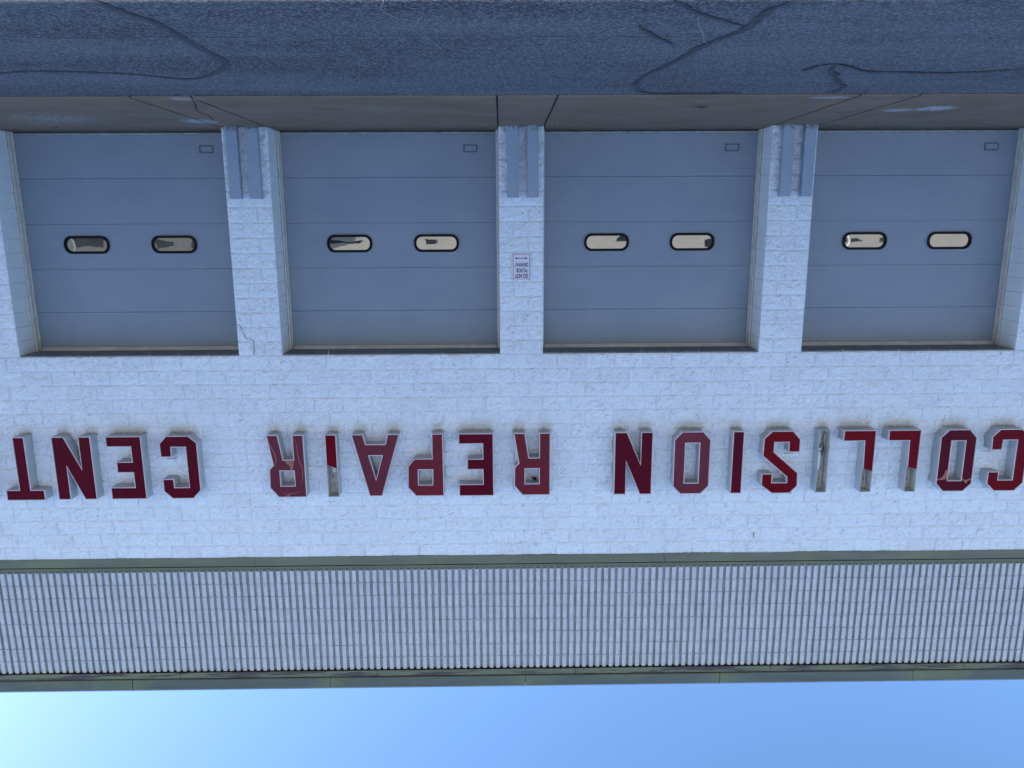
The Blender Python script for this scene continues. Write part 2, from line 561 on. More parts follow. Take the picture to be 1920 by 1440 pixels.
def concrete_mat():
    t = NT('old_concrete')
    x, y, z = t.xyz()
    a = t.ramp(t.noise(1, 6, 0.65, vec=t.vec((0.7, 1.6, 1))), [(0.3, 0.0), (0.72, 1.0)])
    c = t.mix(a, (0.235, 0.155, 0.098), (0.300, 0.205, 0.135))
    # worn blotches and brown rust-like wash
    br = t.ramp(t.noise(1.3, 5, 0.65, vec=t.vec((1, 1, 1), (6, 1, 0))), [(0.5, 0.0), (0.72, 1.0)])
    c = t.mix(t.math('MULTIPLY', br, 0.55), c, (0.175, 0.110, 0.065))
    g = t.ramp(t.noise(0.9, 5, 0.65, vec=t.vec((1, 1.8, 1), (2, 8, 0))), [(0.56, 0.0), (0.74, 1.0)])
    c = t.mix(t.math('MULTIPLY', g, 0.5), c, (0.27, 0.25, 0.22))
    # damp dirt along the wall foot
    dr = t.math('MULTIPLY', t.ramp(y, [(0.10, 0.0), (0.48, 1.0)]), t.noise(3, 4, 0.7))
    c = t.mix(dr, c, (0.030, 0.026, 0.022))
    # spilled white paint, two patches; pale scrape on the right
    for cx, cy, rx, ry, th, st in ((-4.30, -1.47, 0.24, 0.17, 0.52, 0.8), (-4.66, -1.60, 0.26, 0.24, 0.50, 0.9), (4.0, -0.62, 0.26, 0.32, 0.50, 0.7), (5.6, -0.9, 0.9, 0.8, 0.56, 0.35), (3.47, -2.45, 0.22, 0.12, 0.50, 0.5), (-3.1, -2.42, 0.25, 0.10, 0.48, 0.6)):
        dx = t.math('DIVIDE', t.math('SUBTRACT', x, cx), rx)
        dy = t.math('DIVIDE', t.math('SUBTRACT', y, cy), ry)
        d = t.math('SQRT', t.math('ADD', t.math('MULTIPLY', dx, dx), t.math('MULTIPLY', dy, dy)))
        nn = t.noise(1, 5, 0.75, vec=t.vec((11, 26, 1), (cx, 0, 0)))
        k = t.math('SUBTRACT', nn, t.math('MULTIPLY', d, 0.16))
        k = t.ramp(k, [(th - 0.13, 0.0), (th - 0.08, 1.0)])
        k = t.math('MULTIPLY', k, t.ramp(d, [(0.75, 1.0), (1.0, 0.0)]))
        c = t.mix(t.math('MULTIPLY', k, st), c, (0.50, 0.51, 0.52))
    sp = t.ramp(t.noise(120, 3, 0.6), [(0.66, 0.0), (0.72, 1.0)])
    c = t.mix(t.math('MULTIPLY', sp, 0.4), c, (0.24, 0.23, 0.21))
    b = t.bump(t.noise(30, 6, 0.7), 0.35, 0.006)
    return t.fin(c, 0.85, b, spec=0.25)


M['concrete'] = concrete_mat()
M['joint'] = simple('joint_filler', (0.012, 0.011, 0.010), 0.9, 0.3, 30)
M['debris'] = simple('pale_grit', (0.30, 0.29, 0.27), 0.9, 0.5, 60)
M['debris_dark'] = simple('dark_leaf_litter', (0.03, 0.025, 0.018), 0.9, 0.4, 60)
M['cream'] = simple('cream_wall_paint', (0.60, 0.56, 0.49), 0.8, 0.06, 0.6)
M['greywall'] = simple('grey_warehouse_cladding', (0.20, 0.20, 0.19), 0.7, 0.12, 0.8)
M['dark_win'] = simple('dark_tinted_window', (0.03, 0.035, 0.04), 0.15, 0.2, 1)
M['greyroof'] = simple('grey_metal_coping', (0.30, 0.31, 0.31), 0.6, 0.1, 1)
M['whitepole'] = simple('white_pole_paint', (0.75, 0.75, 0.73), 0.5, 0.05, 1)
M['signwhite'] = simple('white_sign_enamel', (0.74, 0.70, 0.78), 0.4, 0.05, 6)
M['signink'] = simple('maroon_sign_ink', (0.07, 0.012, 0.035), 0.5, 0.15, 8)
M['signink2'] = simple('faded_maroon_ink', (0.16, 0.05, 0.10), 0.5, 0.25, 30)
M['screw'] = simple('dark_screw', (0.06, 0.055, 0.05), 0.5, 0.2, 20)
M['crackline'] = simple('hairline_crack_shadow', (0.13, 0.125, 0.12), 0.9, 0.2, 20)

# ------------------------------------------------------------------ ground
g = MB()
g.add([(-300, -300, 0), (300, -300, 0), (300, 300, 0), (-300, 300, 0)], [(0, 1, 2, 3)])
ground = tag(g.build('asphalt_ground', M['asphalt']), kind='structure')
ground['label'] = 'dark blue-grey asphalt lot with tar sealed cracks'

far = MB()  # unseen pale plane added to throw sunlight back onto the shaded wall
far.add([(-120, -34, 0.004), (120, -34, 0.004), (120, -9.0, 0.004), (-120, -9.0, 0.004)], [(0, 1, 2, 3)])
tag(far.build('bounce_paving', simple('pale_bounce_paving', (0.38, 0.39, 0.42), 0.9, 0.12, 0.5)), 'unseen pale paving added across the lot to bounce light', kind='structure')

# concrete apron slabs between the joints
ap = empty('concrete_apron', (0, 0, 0))
tag(ap, 'worn brown-grey concrete apron slabs along the garage doors', kind='structure')
edges = [SX(s) for s in (90, 87, 72, 69, 54, 51, 36, 33, 18, 15, 0, -3, -18, -21)]
AY = -2.55
slabs = sorted(edges)
for a, b_ in zip(slabs[:-1], slabs[1:]):
    q = MB()
    n = max(2, int((b_ - a) / 0.12))
    top, fr = [], []
    for i in range(n + 1):
        x = a + 0.011 + (b_ - a - 0.022) * i / n
        y = AY + 0.016 * noise.noise(Vector((x * 3.1, 2.2, 0))) + 0.008 * noise.noise(Vector((x * 14, 5, 0)))
        top.append((x, y, 0.016))
        fr.append((x, y - 0.012, 0.004))
    bk = [(p[0], 0.62, 0.016) for p in top]
    nn = n + 1
    q.add(top + bk + fr, [(i, i + 1, nn + i + 1, nn + i) for i in range(n)] + [(2 * nn + i, 2 * nn + i + 1, i + 1, i) for i in range(n)]
          + [(0, nn, nn, 2 * nn)[:2] + (nn, 2 * nn)[1:]] * 0)
    q.box(a + 0.011, b_ - 0.011, AY + 0.05, 0.62, -0.1, 0.006)
    q.build('slab', M['concrete'], ap)
jf = MB()
for e in slabs[1:-1]:
    # ragged dark joint filler strip
    n = 26
    l, r = [], []
    for i in range(n + 1):
        y = AY + 3.0 * i / n
        wv = 0.004 * noise.noise(Vector((e, y * 6, 1)))
        ww = 0.006 + 0.004 * noise.noise(Vector((e, y * 9, 4)))
        l.append((e + wv - ww, y, 0.0175))
        r.append((e + wv + ww, y, 0.0175))
    jf.add(l + r, [(i, i + 1, n + 2 + i, n + 1 + i) for i in range(n)])
tag(jf.build('joint_filler', M['joint'], ap, recalc=False), kind='stuff')


def ribbon(pts, w, z, mat, name, parent, ragged=0.35, seed=0):
    P = [Vector((a, b2, 0)) for a, b2 in pts]
    # resample with Catmull-Rom
    Q = []
    for i in range(len(P) - 1):
        p0, p1, p2, p3 = P[max(i - 1, 0)], P[i], P[i + 1], P[min(i + 2, len(P) - 1)]
        k = max(3, int((p2 - p1).length / 0.05))
        for j in range(k):
            t = j / k
            Q.append(0.5 * ((2 * p1) + (p2 - p0) * t + (2 * p0 - 5 * p1 + 4 * p2 - p3) * t * t + (3 * p1 - p0 - 3 * p2 + p3) * t ** 3))
    Q.append(P[-1])
    l, r = [], []
    for i, p in enumerate(Q):
        d = (Q[min(i + 1, len(Q) - 1)] - Q[max(i - 1, 0)]).normalized()
        nrm = Vector((-d.y, d.x, 0))
        f = min(1, i / 4, (len(Q) - 1 - i) / 4) * 0.7 + 0.3
        a = w * f * (1 + ragged * noise.noise(Vector((p.x * 7, p.y * 7, seed))) + ragged * 0.7 * noise.noise(Vector((p.x * 23, p.y * 23, seed))))
        c = w * f * (1 + ragged * noise.noise(Vector((p.x * 7, p.y * 7, seed + 9))) + ragged * 0.7 * noise.noise(Vector((p.x * 23, p.y * 23, seed + 9))))
        l.append(tuple(p + nrm * a)[:2] + (z,))
        r.append(tuple(p - nrm * c)[:2] + (z,))
    n = len(Q)
    q = MB()
    q.add(l + r, [(i, i + 1, n + i + 1, n + i) for i in range(n - 1)])
    return q.build(name, mat, parent, recalc=False)


tar1 = [(5.3, -3.70), (4.9, -3.72), (4.463, -3.783), (4.143, -3.874), (3.77, -3.834), (3.376, -3.731), (3.172, -3.577), (3.02, -3.497), (2.852, -3.573), (2.648, -3.819),
        (2.471, -4.104), (2.41, -4.366), (2.425, -4.654), (2.424, -4.998), (2.423, -5.303), (2.436, -5.543), (2.493, -5.702), (2.565, -5.989), (2.7, -6.4)]
tar2 = [(-0.60, -6.4), (-0.707, -5.975), (-0.783, -5.908), (-0.885, -5.744), (-0.973, -5.651), (-1.077, -5.568), (-1.194, -5.454), (-1.305, -5.37)]
tar3 = [(-1.52, -6.35), (-1.423, -5.971), (-1.366, -5.831), (-1.338, -5.68), (-1.341, -5.418), (-1.321, -5.202), (-1.25, -5.008), (-1.177, -4.711), (-1.13, -4.408),
        (-1.07, -4.005), (-0.994, -3.71), (-0.983, -3.247), (-1.043, -2.874), (-1.161, -2.70), (-1.357, -2.64), (-1.696, -2.653), (-2.081, -2.696)]
tar3b = [(-0.605, -5.423), (-0.739, -5.169), (-0.897, -4.929), (-0.982, -4.801)]
tar4 = [(-3.04, -2.62), (-3.032, -2.761), (-2.995, -2.996), (-2.763, -3.36), (-2.611, -3.689), (-2.50, -3.88), (-2.47, -4.02)]
tar5 = [(-2.26, -3.90), (-2.293, -3.851), (-2.327, -4.047), (-2.457, -4.101), (-2.687, -3.928), (-2.809, -3.809), (-3.125, -3.768), (-3.499, -3.714), (-3.818, -3.759), (-4.131, -3.875), (-4.6, -3.95), (-5.2, -3.8)]
for i, (p, w) in enumerate(((tar1, 0.030), (tar2, 0.018), (tar3, 0.026), (tar3b, 0.016), (tar4, 0.028), (tar5, 0.020))):
    z = 0.004 + 0.0012 * i
    ribbon(p, w, z, M['tar'], 'tar_seal', ground, (0.4, 0.9, 0.8, 1.0, 0.9, 0.9)[i], i * 3.3)
ribbon([(6.5, -5.03), (3.649, -5.072), (3.306, -5.046), (2.491, -5.055), (1.854, -5.073), (0.951, -5.074), (0.19, -5.084), (-0.541, -5.054), (-1.28, -5.02)], 0.006, 0.0035, M['seamdust'], 'paving_seam', ground, 0.9, 40)
ribbon([(2.281, -5.442), (2.136, -5.287), (1.996, -5.19), (1.825, -5.112)], 0.006, 0.0032, M['seamdust'], 'hairline_crack', ground, 0.9, 41)
ribbon([(3.367, -2.5), (3.52, -2.0), (3.661, -1.587), (3.70, -1.1), (3.782, -0.765)], 0.006, 0.0185, M['joint'], 'slab_crack', ap, 0.9, 42)
for i, p in enumerate(([(-.94, -5.62), (-1.02, -5.36), (-1.09, -5.17), (-1.19, -4.88), (-1.33, -4.86), (-1.40, -4.90)],
                       [(-.10, -4.80), (-.35, -5.12), (-.60, -5.42), (-.73, -5.56), (-.90, -5.62)],
                       [(1.0, -6.3), (.93, -6.0), (.97, -5.8), (.90, -5.6), (.78, -5.52), (.84, -5.3), (.76, -5.05), (.70, -4.7)],
                       [(-2.35, -3.62), (-2.55, -3.68), (-2.72, -3.62), (-2.66, -3.50)],
                       [(1.50, -4.35), (1.42, -4.20), (1.36, -4.05), (1.22, -3.98)])):
    ribbon(p, 0.0055, 0.0031 + 0.0001 * i, M['seamdust'], 'hairline_crack', ground, 0.95, 50 + i)
# grit and litter at the wall foot
def litter(name, mat, n, zone, smin, smax, label):
    q = MB()
    for i in range(n):
        x, y, zz = zone()
        s = R.uniform(smin, smax)
        a = R.uniform(0, 6.28)
        p = [(x + s * math.cos(a + t) * R.uniform(.6, 1.2), y + s * math.sin(a + t) * R.uniform(.6, 1.2), zz + 0.001) for t in (0, 1.6, 3.1, 4.7)]
        tp = (x, y, zz + s * R.uniform(.4, .9))
        q.add(p + [tp], [(0, 1, 4), (1, 2, 4), (2, 3, 4), (3, 0, 4)])
    o = q.build(name, mat, recalc=False)
    return tag(o, label, None, None, 'stuff')


litter('grit', M['debris'], 420, lambda: (R.uniform(-6.5, 6.5), R.choice((R.uniform(-0.3, 0.45), R.uniform(-2.5, 0.4), R.uniform(0.30, 0.46))), 0.017), 0.003, 0.009, 'pale grit scattered on the concrete apron')
litter('leaf_litter', M['debris_dark'], 380, lambda: (R.uniform(-6.5, 6.5), R.uniform(0.33, 0.47) if R.random() < .6 else R.uniform(-0.16, -0.03), 0.017), 0.004, 0.014, 'dark leaf litter gathered against the door bottoms')
litter('edge_grit', M['debris'], 300, lambda: (R.uniform(-6.3, 6.3), R.uniform(-2.62, -2.55), 0.001), 0.003, 0.009, 'crumbled pale edge where the asphalt meets the concrete')
litter('asphalt_grit', M['debris'], 260, lambda: (R.uniform(-6, 6), R.uniform(-6.4, -2.6), 0.001), 0.003, 0.007, 'pale stones lying loose on the asphalt')
q = MB()
q.add([(-2.03, -1.80, .018), (-1.97, -1.84, .018), (-1.90, -1.82, .018), (-1.86, -1.78, .018), (-1.90, -1.76, .018), (-1.96, -1.73, .018), (-2.0, -1.77, .018)], [tuple(range(7))])
q.build('oil_spot', M['joint'], ap, recalc=False)

# ------------------------------------------------------------------ the building
bld = empty('commercial_building', (0, 0, 0))
tag(bld, 'white painted split-face block building with fluted parapet and four garage doors', 'building')
XR, XL = SX(-20), SX(89)        # block work laid from here to here
OPEN = [(0, 15), (18, 33), (36, 51), (54, 69)]
GAPS = OPEN + [(72, 87), (-18, -3)]

# block meshes: rough broken faces, shared between alike blocks
def rough_block(wu, hz, seed, depth=0.10, rough=0.024, nx=None, nz=None):
    """block whose lower left front corner is the origin, x to the right, face towards -y"""
    W, H = wu * U - 0.005, hz - 0.005
    nx = nx or max(6, int(W / 0.022))
    nz = nz or max(6, int(H / 0.022))
    q = MB()
    vs_ = []
    for j in range(nz + 1):
        for i in range(nx + 1):
            x, z = W * i / nx, H * j / nz
            e = min(x, W - x, z, H - z)
            k = min(1.0, e / 0.020)
            p = Vector((x * 9 + seed * 5.3, z * 12, seed * 1.7))
            h = 0.5 + 0.55 * noise.noise(p) + 0.34 * abs(noise.noise(p * 2.3)) + 0.28 * noise.noise(p * 4.9)
            h += 0.25 * noise.noise(Vector(((x + z) * 22 + seed, (x - z) * 7, seed)))
            d = rough * max(0.0, h - 0.1) * k + 0.011
            if 0 < i < nx and 0 < j < nz:
                x += 0.004 * noise.noise(p * 3.1)
                z += 0.004 * noise.noise(p * 3.7)
            vs_.append((x + 0.0025, -d, z + 0.0025))
    fs = []
    for j in range(nz):
        for i in range(nx):
            a = j * (nx + 1) + i
            if (i + j + seed) % 2:
                fs += [(a, a + 1, a + nx + 2), (a, a + nx + 2, a + nx + 1)]
            else:
                fs += [(a, a + 1, a + nx + 1), (a + 1, a + nx + 2, a + nx + 1)]
    q.add(vs_, fs)
    # smooth sides back into the wall
    x0, x1, z0, z1 = 0.0025, W + 0.0025, 0.0025, H + 0.0025
    for a, b2 in (((x0, z0), (x0, z1)), ((x0, z1), (x1, z1)), ((x1, z1), (x1, z0)), ((x1, z0), (x0, z0))):
        q.add([(a[0], -0.011, a[1]), (b2[0], -0.011, b2[1]), (b2[0], depth, b2[1]), (a[0], depth, a[1])], [(0, 1, 2, 3)], 1)
    return q


CACHE = {}


def block_mesh(wu, hz, depth, var):
    key = (round(wu, 3), round(hz, 4), round(depth, 3), var)
    if key not in CACHE:
        q = rough_block(wu, hz, var * 7 + int(wu * 10) + int(hz * 100), depth)
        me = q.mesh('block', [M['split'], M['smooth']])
        CACHE[key] = (me, q)
    return CACHE[key]


blocks = []        # (x0, z0, wu, h, depth)


def lay_row(k, s0, s1, depth=0.08, h=U, z0=None):
    """one course between s0 and s1, running bond on even or odd s, split at the control joint s=15"""
    par = 1 if k % 2 == 0 else 0
    cuts = [s0]
    for s in range(int(s0) + 1, int(math.ceil(s1))):
        if (s % 2 == par) or (k >= 0 and s == 15):
            if s - cuts[-1] >= 1 or s == 15:
                cuts.append(s)
    cuts.append(s1)
    for a, b2 in zip(cuts[:-1], cuts[1:]):
        blocks.append((SX(b2), ZK(k) if z0 is None else z0, b2 - a, h, depth))


NROW = 15
for k in range(NROW):
    lay_row(k, -20, 89)
solid = [(-3, 0), (15, 18), (33, 36), (51, 54), (69, 72), (87, 89), (-20, -18)]
for a, b2 in solid:
    for k in range(-14, 0):
        lay_row(k, a, b2, depth=0.371)
    lay_row(-15, a, b2, depth=0.371, h=1.13 * U, z0=0.0)

# backing wall (painted mortar showing in the joints)
mw = MB()
BX0, BX1 = -26.0, 26.0
def wallbox(x0, x1, z0, z1, y0=-0.006, y1=0.36):
    mw.box(x0, x1, y0, y1, z0, z1)
for a, b2 in solid:
    wallbox(SX(b2) + 0.016, SX(a) - 0.016, 0, ZH)
wallbox(XL, XR, ZH + 0.006, ZK(NROW) + 0.02, -0.006, 0.36)
wallbox(BX0, XL, 0, 6.12)
wallbox(XR, BX1, 0, 6.12)
wall = mw.build('block_wall', M['mortar'], bld)

CX = 0.27
def show(bk):
    x0, z0, wu, h, dp = bk
    cx, cz = x0 + wu * U / 2, z0 + h / 2
    lim = 7.05 + (cz - 3) * 0.20 if cz > 3 else 7.0
    vis = abs(cx - 0.25) < 6.75 + cz * 0.17
    return (1 if vis else 0, -(cz if cz > ZH else 0), wu * h)
order = sorted(range(len(blocks)), key=lambda i: (-show(blocks[i])[0], 0 if blocks[i][1] < ZH - 0.01 else blocks[i][1], abs(blocks[i][0])))
single = set(order[:298])
stuff = MB()
for i, bk in enumerate(blocks):
    x0, z0, wu, h, dp = bk
    me, q0 = block_mesh(wu, h, dp, R.randrange(9 if wu == 2 else 4))
    off = R.uniform(-0.0025, 0.0025)
    if i in single:
        put('block', me, wall, (x0, off, z0))
    else:
        o = len(stuff.v)
        stuff.v += [(p[0] + x0, p[1] + off, p[2] + z0) for p in q0.v]
        stuff.f += [tuple(a + o for a in f) for f in q0.f]
        stuff.m += q0.m
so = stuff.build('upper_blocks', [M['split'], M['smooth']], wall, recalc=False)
tag(so, kind='stuff')

# lintels over the openings, hooks at the lintel edge
for a, b2 in GAPS:
    q = MB()
    q.box(SX(b2) + 0.002, SX(a) - 0.002, 0.012, 0.62, ZH - 0.012, ZH + 0.004)
    q.box(SX(b2) + 0.002, SX(a) - 0.002, 0.40, 0.62, ZH + 0.004, ZH + 0.4)
    q.build('lintel', M['lintel'], bld)
for hx, ln in ((6.02, .030), (5.205, .035), (4.796, .04), (4.388, .035), (2.708, .065), (1.9, .03), (1.1, .035), (0.70, .03), (-0.62, .03), (-1.29, .035), (-1.70, .05), (-2.097, .04), (-2.506, .05), (-3.6, .03), (-4.55, .04), (-5.35, .03), (-5.77, .035)):
    q = MB()
    q.tube([(hx, -0.004, ZH + 0.004), (hx + 0.004, -0.016, ZH - ln * .4), (hx - 0.003, -0.012, ZH - ln)], 0.0035, 5)
    q.build('wire_stub', M['frame'], bld)

# crack in the pillar blocks, stepped
ck = MB()
pts = [(3.955, 2.63), (3.915, 2.645), (3.90, 2.66), (3.87, 2.76), (3.844, 2.828), (3.80, 2.845), (3.735, 2.86), (3.735, 2.95), (3.741, 3.05)]
ck.tube([(x, -0.030, z) for x, z in pts], 0.0038, 4)
ck.build('crack', M['crackline'], bld)
q = MB()
q.tube([(-3.452, -0.028, 5.86), (-3.448, -0.030, 5.83), (-3.451, -0.030, 5.78)], 0.006, 5)
q.tube([(-3.448, -0.030, 5.84), (-3.438, -0.030, 5.855)], 0.004, 5)
q.build('rust_streak', M['rust'], bld)

# ---------------- fluted parapet
P0, PH, NP = 6.308, 0.2050, 8
RW, GY, RY = 0.0585, -0.036, -0.078
def fluted_block(seed, h=PH):
    q = MB()
    H = h - 0.007
    pit = U / 2
    for r in range(4):
        x0 = r * pit + (pit - RW) / 2
        x1 = x0 + RW
        nx, nz = 3, 7
        vs_ = []
        for j in range(nz + 1):
            for i in range(nx + 1):
                p = Vector((r * 3.3 + i * 0.9 + seed * 7.1, j * 0.8, seed))
                d = 0.0045 * noise.noise(p)
                ex = 0.0025 * noise.noise(p * 1.7) if i in (0, nx) else 0
                vs_.append((x0 + (x1 - x0) * i / nx + ex, RY - d + (0.005 if i in (0, nx) else 0), 0.002 + H * j / nz))
        q.add(vs_, [(j * (nx + 1) + i, j * (nx + 1) + i + 1, (j + 1) * (nx + 1) + i + 1, (j + 1) * (nx + 1) + i) for j in range(nz) for i in range(nx)])
        o = (nx + 1)
        l0, l1, r0, r1 = vs_[0], vs_[nz * o], vs_[nx], vs_[nz * o + nx]
        gx0, gx1 = x0 - 0.003, x1 + 0.003
        q.add([l0, l1, (gx0, GY, l1[2]), (gx0, GY, l0[2])], [(0, 1, 2, 3)], 1)
        q.add([r0, r1, (gx1, GY, r1[2]), (gx1, GY, r0[2])], [(3, 2, 1, 0)], 1)
        q.add([l0, r0, (gx1, GY, l0[2]), (gx0, GY, l0[2])], [(3, 2, 1, 0)], 1)
        q.add([l1, r1, (gx1, GY, l1[2]), (gx0, GY, l1[2])], [(0, 1, 2, 3)], 1)
    W = 2 * U
    q.add([(0.001, GY, 0.002), (W - 0.001, GY, 0.002), (W - 0.001, GY, 0.002 + H), (0.001, GY, 0.002 + H)], [(0, 1, 2, 3)], 1)
    q.add([(0.001, GY, 0.002), (W - 0.001, GY, 0.002), (W - 0.001, 0.05, 0.002), (0.001, 0.05, 0.002)], [(3, 2, 1, 0)], 1)
    return q


FB = [fluted_block(s) for s in range(8)]
FM = [q.mesh('fluted_block', [M['rib'], M['flute']]) for q in FB]
q = MB()
q.box(XL - 14, XR + 14, -0.022, 0.36, 6.11, 8.0)
parapet = q.build('parapet_wall', M['flute'], bld)
stuff = MB()
GX = -0.798 - 0.0508 + 0.0508      # a groove centre sits here
nfl = 0
cells = []
x_start = GX - 0.0 - 24 * 2 * U
for r in range(NP):
    for c in range(-1, 49):
        x = x_start + c * 2 * U + (U if r % 2 else 0)
        cells.append((r, x))
cells.sort(key=lambda c: (c[0], abs(c[1])))
cells_vis = [c for c in cells if abs(c[1] + U - 0.3) < 7.85 and c[0] < NP - 1]
cells_vis = set(cells_vis[:298])
for c in cells:
    v_ = R.randrange(8)
    zz = P0 + c[0] * PH
    off = R.uniform(-0.0022, 0.0022)
    xo = R.uniform(-0.0015, 0.0015)
    if c in cells_vis:
        put('fluted_block', FM[v_], parapet, (c[1] + xo, off, zz))
    else:
        o = len(stuff.v)
        stuff.v += [(p[0] + c[1] + xo, p[1] + off, p[2] + zz) for p in FB[v_].v]
        stuff.f += [tuple(a + o for a in f) for f in FB[v_].f]
        stuff.m += FB[v_].m
tag(stuff.build('fluted_blocks_beyond', [M['rib'], M['flute']], parapet, recalc=False), kind='stuff')
# damp stained outlines at the control joint of the parapet
q = MB()
q.tube([(3.957, -0.034, 6.33), (3.957, -0.034, 7.95)], 0.006, 4)
q.tube([(4.05, -0.036, 6.72), (4.05, -0.036, 6.9), (4.03, -0.074, 6.93), (4.0, -0.082, 6.935), (3.97, -0.074, 6.93)], 0.004, 4)
q.build('control_joint', M['gap'], parapet)
q = MB()
for i in range(34):
    if i < 16:
        gx = GX + round((R.uniform(3.2, 4.6) - GX) / (U / 2)) * U / 2
        zz = P0 + PH * 4 + R.uniform(-.03, .02)
    else:
        gx = GX + round((R.uniform(-7.2, 7.4) - GX) / (U / 2)) * U / 2
        zz = P0 + PH * R.choice((1, 2, 3, 4, 5)) + R.uniform(-.02, .02)
    ln = R.uniform(0.03, 0.16)
    xx = gx + R.choice((-0.018, 0.018))
    q.tube([(xx, GY - 0.003, zz - ln / 2), (xx + 0.002, GY - 0.005, zz), (xx, GY - 0.003, zz + ln / 2)], 0.0035, 4)
tag(q.build('damp_streaks', M['damp'], parapet), kind='stuff')

# flashing at the foot of the parapet: lower sheet with wavy caulked edge, upper strip
def sheet(name, mat, x0, x1, prof, parent, wavy=False, step=0.06, buckle=0.0, seed=0.0):
    """profile of (y, z) points swept along x"""
    n = max(1, int((x1 - x0) / step))
    q = MB()
    vs_ = []
    for i in range(n + 1):
        x = x0 + (x1 - x0) * i / n
        for j, (y, z) in enumerate(prof):
            if wavy and j <= 1:
                z += 0.017 * noise.noise(Vector((x * 0.95, 3.3, 0))) + 0.007 * noise.noise(Vector((x * 3.7, 1.1, 0))) + 0.003 * noise.noise(Vector((x * 17, 1, 0)))
            y += buckle * noise.noise(Vector((x * 1.3, z * 4, seed)))
            vs_.append((x, y, z))
    m_ = len(prof)
    q.add(vs_, [(i * m_ + j, (i + 1) * m_ + j, (i + 1) * m_ + j + 1, i * m_ + j + 1) for i in range(n) for j in range(m_ - 1)])
    return q.build(name, mat, parent, recalc=False)


def run(xs, lo=-9.9, hi=11.0):
    e = [lo] + sorted(xs) + [hi]
    return [(a + 0.004, b2 - 0.004) for a, b2 in zip(e[:-1], e[1:])]


for i, (a, b2) in enumerate(run([-8.2, -2.13, 3.953, 6.9 + 3])):
    sheet('lower_flashing', M['flash'], a, b2, [(0.0, 6.108), (-0.033, 6.112), (-0.036, 6.16), (-0.034, 6.243), (-0.02, 6.246)], bld, True, 0.05, 0.004, i)
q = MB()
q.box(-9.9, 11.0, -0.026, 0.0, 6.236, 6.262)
q.build('flashing_shadow_gap', M['gap'], bld)  # black strip in place of the shade between the two sheets
for i, (a, b2) in enumerate(run([-8.45, -5.374, -2.33, 0.70, 3.726, 6.769, 9.8])):
    sheet('upper_flashing', M['flash'], a, b2, [(-0.024, 6.256), (-0.040, 6.254), (-0.040, 6.262), (-0.036, 6.300), (-0.024, 6.306)], bld, False, 0.3, 0.003, i)
# coping: throat blackened as shade, lower fascia, reveal, upper fascia, drip edge
q = MB()
q.box(-14, 14, -0.092, 0.36, 7.955, 8.19)
q.build('coping_core', M['gap'], bld)
for i, (a, b2) in enumerate(run([-9.85, -6.817, -3.81, -0.813, 2.208, 5.207, 8.2])):
    sheet('lower_fascia', M['flash2'], a, b2, [(-0.095, 7.950), (-0.112, 7.947), (-0.116, 7.952), (-0.113, 8.036), (-0.10, 8.040)], bld, False, 0.25, 0.004, i + 20)
for i, (a, b2) in enumerate(run([-9.05, -6.016, -3.032, -0.046, 2.933, 5.929, 8.95])):
    fp = sheet('upper_fascia', M['flash3'], a, b2, [(-0.10, 8.048), (-0.124, 8.045), (-0.136, 8.054), (-0.142, 8.14), (-0.140, 8.200)], bld, False, 0.25, 0.006, i + 40)
    sheet('drip_edge', M['drip'], a, b2, [(-0.140, 8.201), (-0.146, 8.205), (-0.125, 8.232), (0.3, 8.30)], fp, False, 0.5, 0.002, i + 60)
# roof and the building's body behind
q = MB()
q.box(BX0, BX1, 0.40, 30, 0.0, 7.95, 0, skip='f')
q.box(BX0, XL - 14, -0.03, 0.40, 6.12, 8.2)
q.box(XR + 14, BX1, -0.03, 0.40, 6.12, 8.2)
q.build('building_body', M['mortar'], bld)
q = MB()
q.box(-26.2, 26.2, 0.30, 30.2, 7.96, 8.22)
q.build('roof', M['roof'], bld)
# black sheet standing in for the unlit inside behind the doors
q = MB()
q.box(XL - 1, XR + 1, 0.66, 0.70, 0.0, 3.6)
q.build('inner_dark_sheet', M['gap'], bld)

# ------------------------------------------------------------------ garage doors
def rrect(w, h, r, n=7):
    pts = []
    for cx, cz, a0 in ((w / 2 - r, h / 2 - r, 0), (-w / 2 + r, h / 2 - r, 90), (-w / 2 + r, -h / 2 + r, 180), (w / 2 - r, -h / 2 + r, 270)):
        for i in range(n + 1):
            a = math.radians(a0 + 90 * i / n)
            pts.append((cx + r * math.cos(a), cz + r * math.sin(a)))
    return pts


def ring(q, outer, inner, y0, y1, mi=0):
    n = len(outer)
    vs_ = [(a, y0, b2) for a, b2 in outer] + [(a, y0, b2) for a, b2 in inner] + [(a, y1, b2) for a, b2 in outer] + [(a, y1, b2) for a, b2 in inner]
    fs = []
    for i in range(n):
        j = (i + 1) % n
        fs += [(i, j, n + j, n + i), (i, 2 * n + i, 2 * n + j, j), (n + i, n + j, 3 * n + j, 3 * n + i)]
    q.add(vs_, fs, mi)


